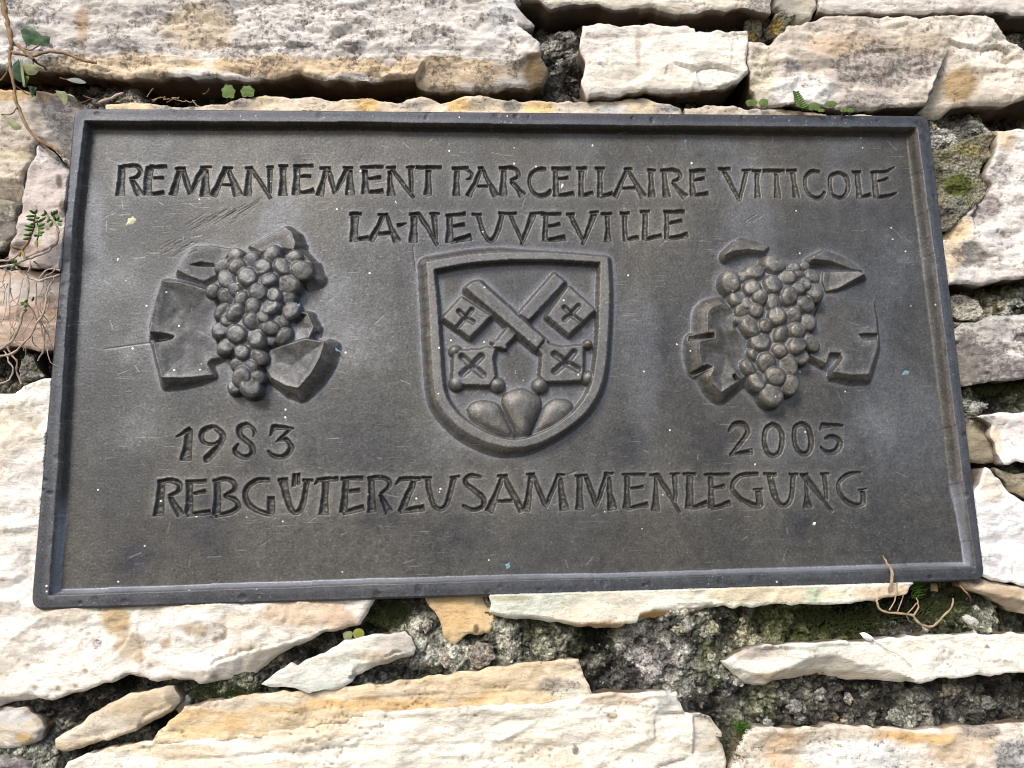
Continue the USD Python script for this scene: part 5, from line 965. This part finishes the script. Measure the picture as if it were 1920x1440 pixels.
def leaf(parent, name, outline_px, h, mat, bulge=.0012, fold=0.0, tilt=(0, 0), thick=.0004):
    """a thin curved leaf: outline in photo pixels, closed with a small thickness"""
    o = XZ(spline(np.vstack([outline_px, outline_px[:1]]), 5)[:-1], h); pg = Polygon(o).buffer(0)
    if pg.geom_type != 'Polygon': pg = max(pg.geoms, key=lambda q: q.area)
    x0, z0, x1, z1 = pg.bounds; s = max(x1 - x0, z1 - z0) / 12
    X, Z = np.meshgrid(np.arange(x0, x1, s), np.arange(z0, z1, s)); q = np.c_[X.ravel(), Z.ravel()]; q = q[shapely.contains_xy(pg.buffer(-s * .4), q[:, 0], q[:, 1])]
    ex = np.array([pg.exterior.interpolate(u).coords[0] for u in np.arange(0, pg.exterior.length, s)]); ne = len(ex)
    P2 = np.vstack([q, ex]); T = Delaunay(P2).simplices; c = P2[T].mean(1); T = T[shapely.contains_xy(pg, c[:, 0], c[:, 1])]
    de = shapely.distance(pg.exterior, shapely.points(P2)); cc_ = P2 - P2.mean(0)
    u_, s_, vt = np.linalg.svd(cc_, full_matrices=False); v_ = cc_ @ vt[1]
    hh = h + bulge * (de / max(de.max(), 1e-9)) ** .7 + tilt[0] * cc_[:, 0] + tilt[1] * cc_[:, 1] - fold * np.exp(-(v_ / (np.abs(v_).max() * .18)) ** 2) + (noise(np.c_[P2 * 160, np.full(len(P2), 1.)], 3) - .5) * bulge * .5
    V = np.vstack([np.c_[P2[:, 0], -hh, P2[:, 1]], np.c_[P2[:, 0], -hh + thick, P2[:, 1]]]); n = len(P2)
    fl = np.cross(P2[T[:, 1]] - P2[T[:, 0]], P2[T[:, 2]] - P2[T[:, 0]]) < 0; T[fl] = T[fl][:, [0, 2, 1]]
    i = np.arange(ne) + n - ne; j = np.roll(i, -1)
    F = np.vstack([T, T[:, [0, 2, 1]] + n, np.c_[i, i + n, j], np.c_[j, i + n, j + n]])
    return raw_mesh(parent, name, V, F, vnormals(V, F), mat)
def crop(s, ox, oy, k): return poly(s) / k + [ox, oy]
# ivy twig
ivy = thing('ivy_twig', 'thin brown ivy twig with green and olive leaves over the top left stones', 'ivy')
I_ = lambda s: crop(s, 0, 0, 4.8)
tube(ivy, 'stem', I_('10,-60 20,0 48,120 78,250 108,380 97,470 97,600 122,730 142,870 165,960 230,1110 340,1250 480,1325 560,1385'), (10, 10, 7, 6.5, 6, 5), (.012, .012, .010, .008, .006, .004), M_twig, 1)
tube(ivy, 'branch', I_('112,385 210,450 300,540 345,570 420,620'), (7, 6, 5), (.010, .010, -.002), M_twig, 2)
tube(ivy, 'branch', I_('98,465 200,492 310,502 420,470 560,475 690,520 790,555 872,562'), (6.5, 6, 5.5, 5), (.010, .010, .0075), M_twig, 3)
tube(ivy, 'branch', I_('130,760 180,800 262,856'), (3, 2.2), (.008, .002), M_twig, 4)
tube(ivy, 'branch', I_('155,965 112,1020 62,1032 15,1030'), (3, 2.5), (.008, .008), M_twig, 5)
tube(ivy, 'branch', I_('0,725 50,670 82,590'), (3, 2.5), (.004, .008), M_twig, 6)
tube(ivy, 'petiole', I_('180,425 232,440 290,445 335,415 352,392'), (3.5, 3), (.010, .011), M_twig, 7)
tube(ivy, 'petiole', I_('232,440 236,400 225,385'), (2.5, 2), (.010, .011), M_twig, 8)
tube(ivy, 'petiole', I_('540,700 580,712 620,716'), (2, 1.8), (-.004, -.002), M_redstem, 9)
tube(ivy, 'petiole', I_('300,545 305,590'), (2, 1.8), (.009, .007), M_twig, 10)
leaf(ivy, 'leaf', I_('185,275 225,262 262,243 300,270 340,290 375,322 420,328 460,345 430,380 395,402 345,395 300,392 262,380 235,402 215,370 195,330'), .011, M_ivy, .0015, .0012, (.1, .3))
leaf(ivy, 'leaf', I_('165,530 120,610 112,650 140,715 195,722 200,660 190,590'), .008, M_ivy, .001, .0006, (-.6, 0))
leaf(ivy, 'leaf', I_('168,525 195,560 212,640 225,700 235,775 212,780 200,720 182,650'), .009, M_olive, .001, .0004, (.5, 0))
leaf(ivy, 'leaf', I_('212,600 240,580 330,590 346,625 310,662 250,665 218,635'), .008, M_olive, .0012, .0004, (0, .3))
leaf(ivy, 'leaf', I_('225,680 262,690 245,740 225,782 208,770 215,720'), .007, M_lime, .001)
leaf(ivy, 'leaf', I_('595,715 640,702 700,702 745,722 776,745 720,752 650,738'), -.001, M_greyleaf, .0008)
leaf(ivy, 'leaf', I_('497,812 540,820 592,830 608,895 580,950 556,905 520,860'), .004, M_olive, .001)
leaf(ivy, 'leaf', I_('8,1030 50,1042 110,1085 190,1130 178,1160 130,1166 85,1130 50,1080'), .008, M_olive, .001, .0004)
leaf(ivy, 'leaf', I_('245,768 290,775 332,790 310,830 290,872 272,830'), .002, M_ivy, .0008)
# dead bits caught in the joint under the long top stone
deb = thing('dead_twigs', 'dead twig bits and crumbs caught in the dark joint left of the seedling pair', 'twigs')
rt = np.random.default_rng(23)
for i in range(16):
    x, y = rt.uniform(95, 400), rt.uniform(176, 192); th = rt.normal(-.1, .5); l = rt.uniform(10, 34)
    tube(deb, 'twig', [(x, y), (x + l * .5 * math.cos(th), y + l * .5 * math.sin(th) + rt.normal(0, 2)), (x + l * math.cos(th), y + l * math.sin(th))], (rt.uniform(1.4, 3), 1.2), (-.009, -.006), M_twig if i % 3 else M_straw, 300 + i)
tube(deb, 'twig', [(186, 192), (205, 184), (230, 174)], (6, 5, 3.5), (-.006, -.004, -.003), M_rootpale, 330)
# fleshy sedum
sed = thing('sedum_sprig', 'small fleshy green sedum sprig with reddish stems beside the left edge of the plaque', 'succulent')
S_ = lambda s: crop(s, 0, 250, 6.0)
tube(sed, 'stem', S_('210,1380 260,1300 320,1220 360,1130 382,1050 392,950 398,880'), (4.5, 4, 3.5, 2.5), (.007, .012, .014), M_redstem, 21)
tube(sed, 'stem', S_('395,1240 430,1160 440,1080 420,1000'), (3, 2.5, 2), (.009, .012, .012), M_olive, 22)
tube(sed, 'stem', S_('495,865 550,950 612,1000 650,1070 658,1130 640,1220 590,1270 480,1320 400,1350 230,1430'), (3, 3.5, 4.5, 5, 5), (.012, .010, .008, .008), M_root, 23)
def cap(parent, x0, y0, x1, y1, w, h0, h1, mat):
    a, b = W([[x0, y0]], h0)[0], W([[x1, y1]], h1)[0]; t = np.linspace(0, 1, 7); Q = a + (b - a) * t[:, None]; r = w * PXM / 2 * np.sin(np.clip(t * .92 + .06, 0, 1) * np.pi) ** .55
    V, F = tube_mesh(Q, r, 8); raw_mesh(parent, 'leaf', V, F, vnormals(V, F), mat)
for i, (x, y, x2, y2, m) in enumerate([(395, 905, 335, 865, M_green), (395, 930, 290, 935, M_green), (400, 900, 412, 858, M_lime), (392, 975, 300, 965, M_green), (398, 960, 445, 945, M_green), (388, 1020, 340, 1025, M_green), (395, 1000, 430, 985, M_green),
        (430, 1000, 515, 945, M_green), (382, 1060, 275, 1035, M_green), (430, 1050, 505, 1015, M_green), (378, 1090, 275, 1080, M_green), (438, 1070, 498, 1065, M_green), (368, 1120, 330, 1130, M_green), (430, 1120, 500, 1110, M_green), (360, 1145, 262, 1140, M_green), (420, 1150, 380, 1150, M_green),
        (340, 1180, 258, 1190, M_lime), (410, 1200, 415, 1285, M_yellow), (235, 1310, 120, 1270, M_yellow), (245, 1320, 280, 1400, M_yellow), (440, 1130, 470, 1150, M_green)]):
    p_, q_ = np.array([x, y]) / 6.0 + [0, 250], np.array([x2, y2]) / 6.0 + [0, 250]; cap(sed, *p_, *q_, 5.2, .013, .017, m)
for (x, y, x2, y2, m) in [(600, 940, 575, 880, M_green), (600, 930, 612, 870, M_green), (560, 960, 530, 1005, M_green), (590, 1000, 560, 1055, M_green), (630, 990, 600, 920, M_green), (640, 980, 665, 940, M_green), (645, 985, 705, 985, M_green), (630, 910, 640, 860, M_lime), (520, 905, 465, 925, M_lime), (520, 910, 500, 870, M_lime), (650, 1010, 690, 1040, M_green)]:
    p_, q_ = np.array([x, y]) / 6.0 + [0, 250], np.array([x2, y2]) / 6.0 + [0, 250]; cap(sed, *p_, *q_, 5.0, .011, .014, m)
# bare roots and runners
roots = thing('root_tangle', 'tangle of bare pinkish brown roots and runners hanging left of the plaque', 'roots')
R_ = lambda s: crop(s, 0, 470, 5.333)
for i, (s, w, h, m) in enumerate([('540,-60 470,5 360,50 250,92 180,125 100,152 0,166 -60,170', (5, 6, 6), (.008, .009, .008), M_rootpale), ('240,-20 200,25 140,75 90,100 0,102 -60,100', (4, 5, 4), (.008, .006), M_root),
        ('160,165 200,195 255,250 282,340 268,500 235,600 190,760 140,870 80,930 0,985 -60,1005', (3.5, 5.5, 5.5, 6), (.004, .010, .012, .010), M_root), ('255,525 320,590 365,680 370,715', (3, 3.5), (.011, .007), M_twig),
        ('545,270 520,320 480,385 465,450 460,520 430,640 370,720 325,820 230,930 120,1030 0,1055 -60,1055', (3, 4, 4.5, 5, 5), (.002, .006, .010, .012, .010), M_root), ('360,320 365,430 362,540 385,640 402,740 440,880 430,1000 375,1105', (2, 3, 4, 4, 3), (.002, .006, .006, .004), M_root),
        ('320,850 325,900 352,945 425,1005', (3, 3), (.009, .003), M_root), ('215,205 290,268 375,297 440,285 500,270 600,235', (5, 5, 4), (.004, .007, .004), M_rootpale), ('600,160 540,152 480,160 420,165 380,140 340,108', (3, 3, 4), (.001, .003, .004), M_root), ('600,195 530,180 460,195 410,250 400,280', (4, 3, 3), (.001, .004, .004), M_rootpale),
        ('40,180 95,235 98,330 88,480 105,540 135,555 170,530 195,440 215,330 232,280', (4, 3.5, 3, 2.5, 2), (.006, .005, .004), M_rootpale), ('75,330 50,400 40,470 25,550', (3.5, 2.5), (.004, .003), M_rootpale), ('65,420 60,540 40,660 0,755', (2.2, 2), (.004, .003), M_rootpale), ('88,695 115,750 140,810 105,870 82,930 85,980 120,1045 170,1105 165,1210 215,1330', (3.5, 3, 4, 4, 3.5), (.003, .004, .002, .001), M_root),
        ('45,1000 75,1060 85,1110 130,1170 112,1260 60,1310 0,1332', (3, 3.5, 3.5), (.000, .002, .000), M_rootpale), ('400,700 450,790 445,850 460,900 525,960', (2.5, 2), (.004, .002), M_root), ('300,110 295,180 270,225', (5, 3), (.000, .004), M_rootpale), ('430,640 470,690', (2, 1.5), (.008, .004), M_root)]):
    tube(roots, 'root', R_(s), tuple(.82 * q for q in w), h, m, 31 + i)
rh = np.random.default_rng(9)
for i in range(22):                              # hair roots
    p = np.array([rh.uniform(-5, 108), rh.uniform(480, 640)]); q = [p]; th = rh.uniform(.9, 2.2)
    for _ in range(5): th += rh.normal(0, .45); p = p + np.array([math.cos(th), math.sin(th)]) * rh.uniform(8, 17); q.append(p)
    tube(roots, 'root', [tuple(np.clip(u, [-20, 400], [112, 740])) for u in q], (1.7, 1.4, .9), (.0045, .003, -.002), M_rootpale if i % 2 else M_root, 200 + i)
for (x, y, n_, m) in [(150, 125, 6, M_lime), (245, 520, 6, M_lime), (240, 35, 2, M_yellow), (270, 590, 2, M_olive), (320, 505, 1, M_ivy), (365, 1210, 3, M_yellow), (140, 190, 4, M_olive)]:
    rg = np.random.default_rng(x)
    for q in range(n_):
        th = rg.uniform(0, 6.28); c = np.array([x, y]) / 5.333 + [0, 470]; e_ = c + np.array([math.cos(th), math.sin(th)]) * rg.uniform(6, 10); cap(roots, *c, *e_, 4.2, .010, .013, m)
# seedlings in the joints
def round_leaf(parent, x, y, r, h, mat, lob=6, sq=1.0, seed=0):
    th = np.linspace(0, 2 * np.pi, 26, endpoint=False); q = r * (1 + .10 * np.cos(th * lob + seed)); q = q * (1 - .4 * np.exp(-((th - 1.57) / .25) ** 2))
    leaf(parent, 'leaf', np.c_[x + q * np.cos(th), y + sq * q * np.sin(th)], h, mat, .0006, .0003, (0, .2))
sd1 = thing('seedling', 'pair of small round scalloped green leaves in the dark joint above the plaque', 'seedling')
round_leaf(sd1, 428, 172, 12.5, -.002, M_lime, 7, 1.0, 1); round_leaf(sd1, 464, 172, 13, -.002, M_lime, 7, .8, 2)
tube(sd1, 'stem', poly('429,180 436,190 444,200'), (2, 2), (-.003, -.012), M_lime, 61); tube(sd1, 'stem', poly('463,180 454,190 446,200'), (2, 2), (-.003, -.012), M_lime, 62)
sd2 = thing('seedling', 'two round green leaves at the foot of the square white stone', 'seedling')
round_leaf(sd2, 1409, 193, 11, .001, M_lime, 3, .55, 1); round_leaf(sd2, 1432, 192, 9, .003, M_lime, 0, .8, 2); tube(sd2, 'stem', poly('1430,198 1425,210'), (2, 2), (.002, -.006), M_lime, 63)
sd3 = thing('seedling', 'row of flat round green leaflets right of the little fern on the plaque top', 'seedling')
for x, y, r, sq in ((1526, 200, 11, .6), (1558, 195, 11, .45), (1582, 206, 7, .55), (1595, 207, 6, .6), (1540, 207, 6, .5)): round_leaf(sd3, x, y, r, .004, M_lime, 0, sq, x)
for x, y in ((1526, 203), (1558, 198), (1582, 208), (1595, 209)): tube(sd3, 'stem', [(x, y), (x - 3, y + 6), (x - 8, y + 14)], (1.8, 1.8), (.003, -.008), M_olive, int(x))
fern = thing('fern_sprig', 'tiny bright green feathered sprig standing on the top edge of the plaque', 'sprig')
tube(fern, 'stem', poly('1505,207 1500,192 1491,172'), (2.5, 2, 1.5), (.000, .004, .006), M_lime, 71)
for i in range(9):
    t = i / 9; x, y = 1504 - 13 * t, 203 - 33 * t; l = 15 - 9 * t
    for sgn in (-1, 1): cap(fern, x, y, x + sgn * l * .85, y - l * .35, 4.6, .003, .005, M_lime)
yl = thing('seedling', 'pair of small rounded yellow green leaves in the joint left of the pale blade stone', 'seedling')
leaf(yl, 'leaf', crop('15,560 60,535 120,535 135,570 110,630 60,640 25,610', 640, 1100, 6.4), -.006, M_olive, .0006); leaf(yl, 'leaf', crop('135,555 160,515 210,500 260,520 275,570 240,640 190,640 150,600', 640, 1100, 6.4), -.004, M_yellow, .0006)
tube(yl, 'stem', crop('110,600 140,650 150,690', 640, 1100, 6.4), (2, 2), (-.007, -.018), M_olive, 72)
# dry root below the lower right corner
dr = thing('dry_root', 'curved pale dry root with short side shoots under the lower right corner of the plaque', 'roots')
D_ = lambda s: crop(s, 1560, 1020, 5.333)
for i, (s, w, h) in enumerate([('465,530 450,580 470,640 540,680 680,690 800,712 850,775 930,822 1020,812 1110,722 1185,650 1212,545', (4, 5, 5.5, 5.5, 5, 4), (.004, .005, .006, .006, .003)), ('570,665 630,560 645,470 650,392', (3.5, 3), (.006, .005)), ('655,675 690,580 715,512', (2.5, 2), (.006, .003)), ('750,700 815,630 845,590', (3, 2.5), (.006, .003)), ('815,715 862,640 855,570 838,535', (4, 3, 2.5), (.006, .002)), ('740,700 765,760 800,785', (2.5, 2), (.006, .000))]):
    tube(dr, 'root', D_(s), tuple(.8 * q for q in w), h, M_straw, 81 + i)
bl_ = thing('grass_stalk', 'thin tan dry grass blade leaning over the bottom rim of the plaque', 'dry blade')
tube(bl_, 'stalk', D_('512,118 545,180 580,235 603,310 598,385 578,430 572,480'), (2, 4, 6, 5.5, 3), (.003, .005, .006, .003), M_straw, 91, False)
b2 = thing('grass_stalk', 'reddish brown dry blade just below the lower right corner of the plaque', 'dry blade')
tube(b2, 'stalk', D_('1235,380 1290,430 1345,490 1378,530 1385,570'), (3.5, 3.5, 2), (-.008, .002, -.004), M_redstem, 92, False)
b3 = thing('dry_leaf', 'small curled orange brown dead leaf tucked under the plaque near its lower right corner', 'dead leaf')
leaf(b3, 'leaf', D_('985,395 1040,395 1058,475 1020,470 985,465'), -.012, M_straw, .002)
fk = thing('dry_flake', 'papery white seed husk lying on top of the long white lower right stone', 'husk')
leaf(fk, 'husk', D_('285,895 330,885 400,925 430,968 380,975 320,945'), .004, M_white, .003, .001)
tube(fk, 'thread', D_('430,970 560,1060 700,1130 800,1230'), (1, 1), (.004, .005), M_straw, 95, False)
# moss tufts
def tuft(label, x, y, rx, ry, n_, h, ln, mats, seed):
    t_ = thing('moss_tuft', label, 'moss'); rg = np.random.default_rng(seed); V, F = [], []; b_ = 0
    for i in range(n_):
        px_ = np.array([x + rg.normal(0, rx), y + rg.normal(0, ry)]); a = W([px_], h)[0]; d = np.array([rg.normal(0, .5), -rg.uniform(.3, 1), rg.uniform(.1, 1.1)]); d /= np.linalg.norm(d)
        Q = np.array([a, a + d * ln * .5, a + d * ln + [0, 0, -ln * .1]]); v, f = tube_mesh(Q, np.array([.00035, .0003, .00008]), 4); V.append(v); F.append(f + b_); b_ += len(v)
    V, F = np.vstack(V), np.vstack(F); raw_mesh(t_, 'strands', V, F, vnormals(V, F), mats)
tuft('dark green and brown moss tuft at the left end of the bottom right stone', 1396, 1408, 9, 15, 420, -.006, .0045, M_moss, 1)
tuft('small bright green moss tip above the brown moss tuft', 1388, 1366, 6, 5, 90, -.008, .006, M_green, 2)
tuft('green moss cushion in the joint under the plaque left of the orange stone', 728, 1152, 18, 10, 500, -.016, .004, M_moss, 3)
tuft('green moss in the joint below the right end of the slab under the plaque', 1590, 1165, 60, 12, 700, -.018, .004, M_moss, 4)
tuft('moss cushion under the dry root at the right', 1770, 1140, 26, 14, 420, -.018, .004, M_moss, 5)
tuft('moss between the two right hand grey stones beside the plaque', 1860, 728, 40, 6, 380, -.018, .004, M_moss, 6)
tuft('thin moss in the joint above the long bottom left stone', 425, 1300, 30, 7, 320, -.014, .003, M_moss, 7)
tuft('tiny fresh green moss sprigs beside the dry root', 1716, 1105, 7, 10, 60, -.010, .005, M_green, 8)
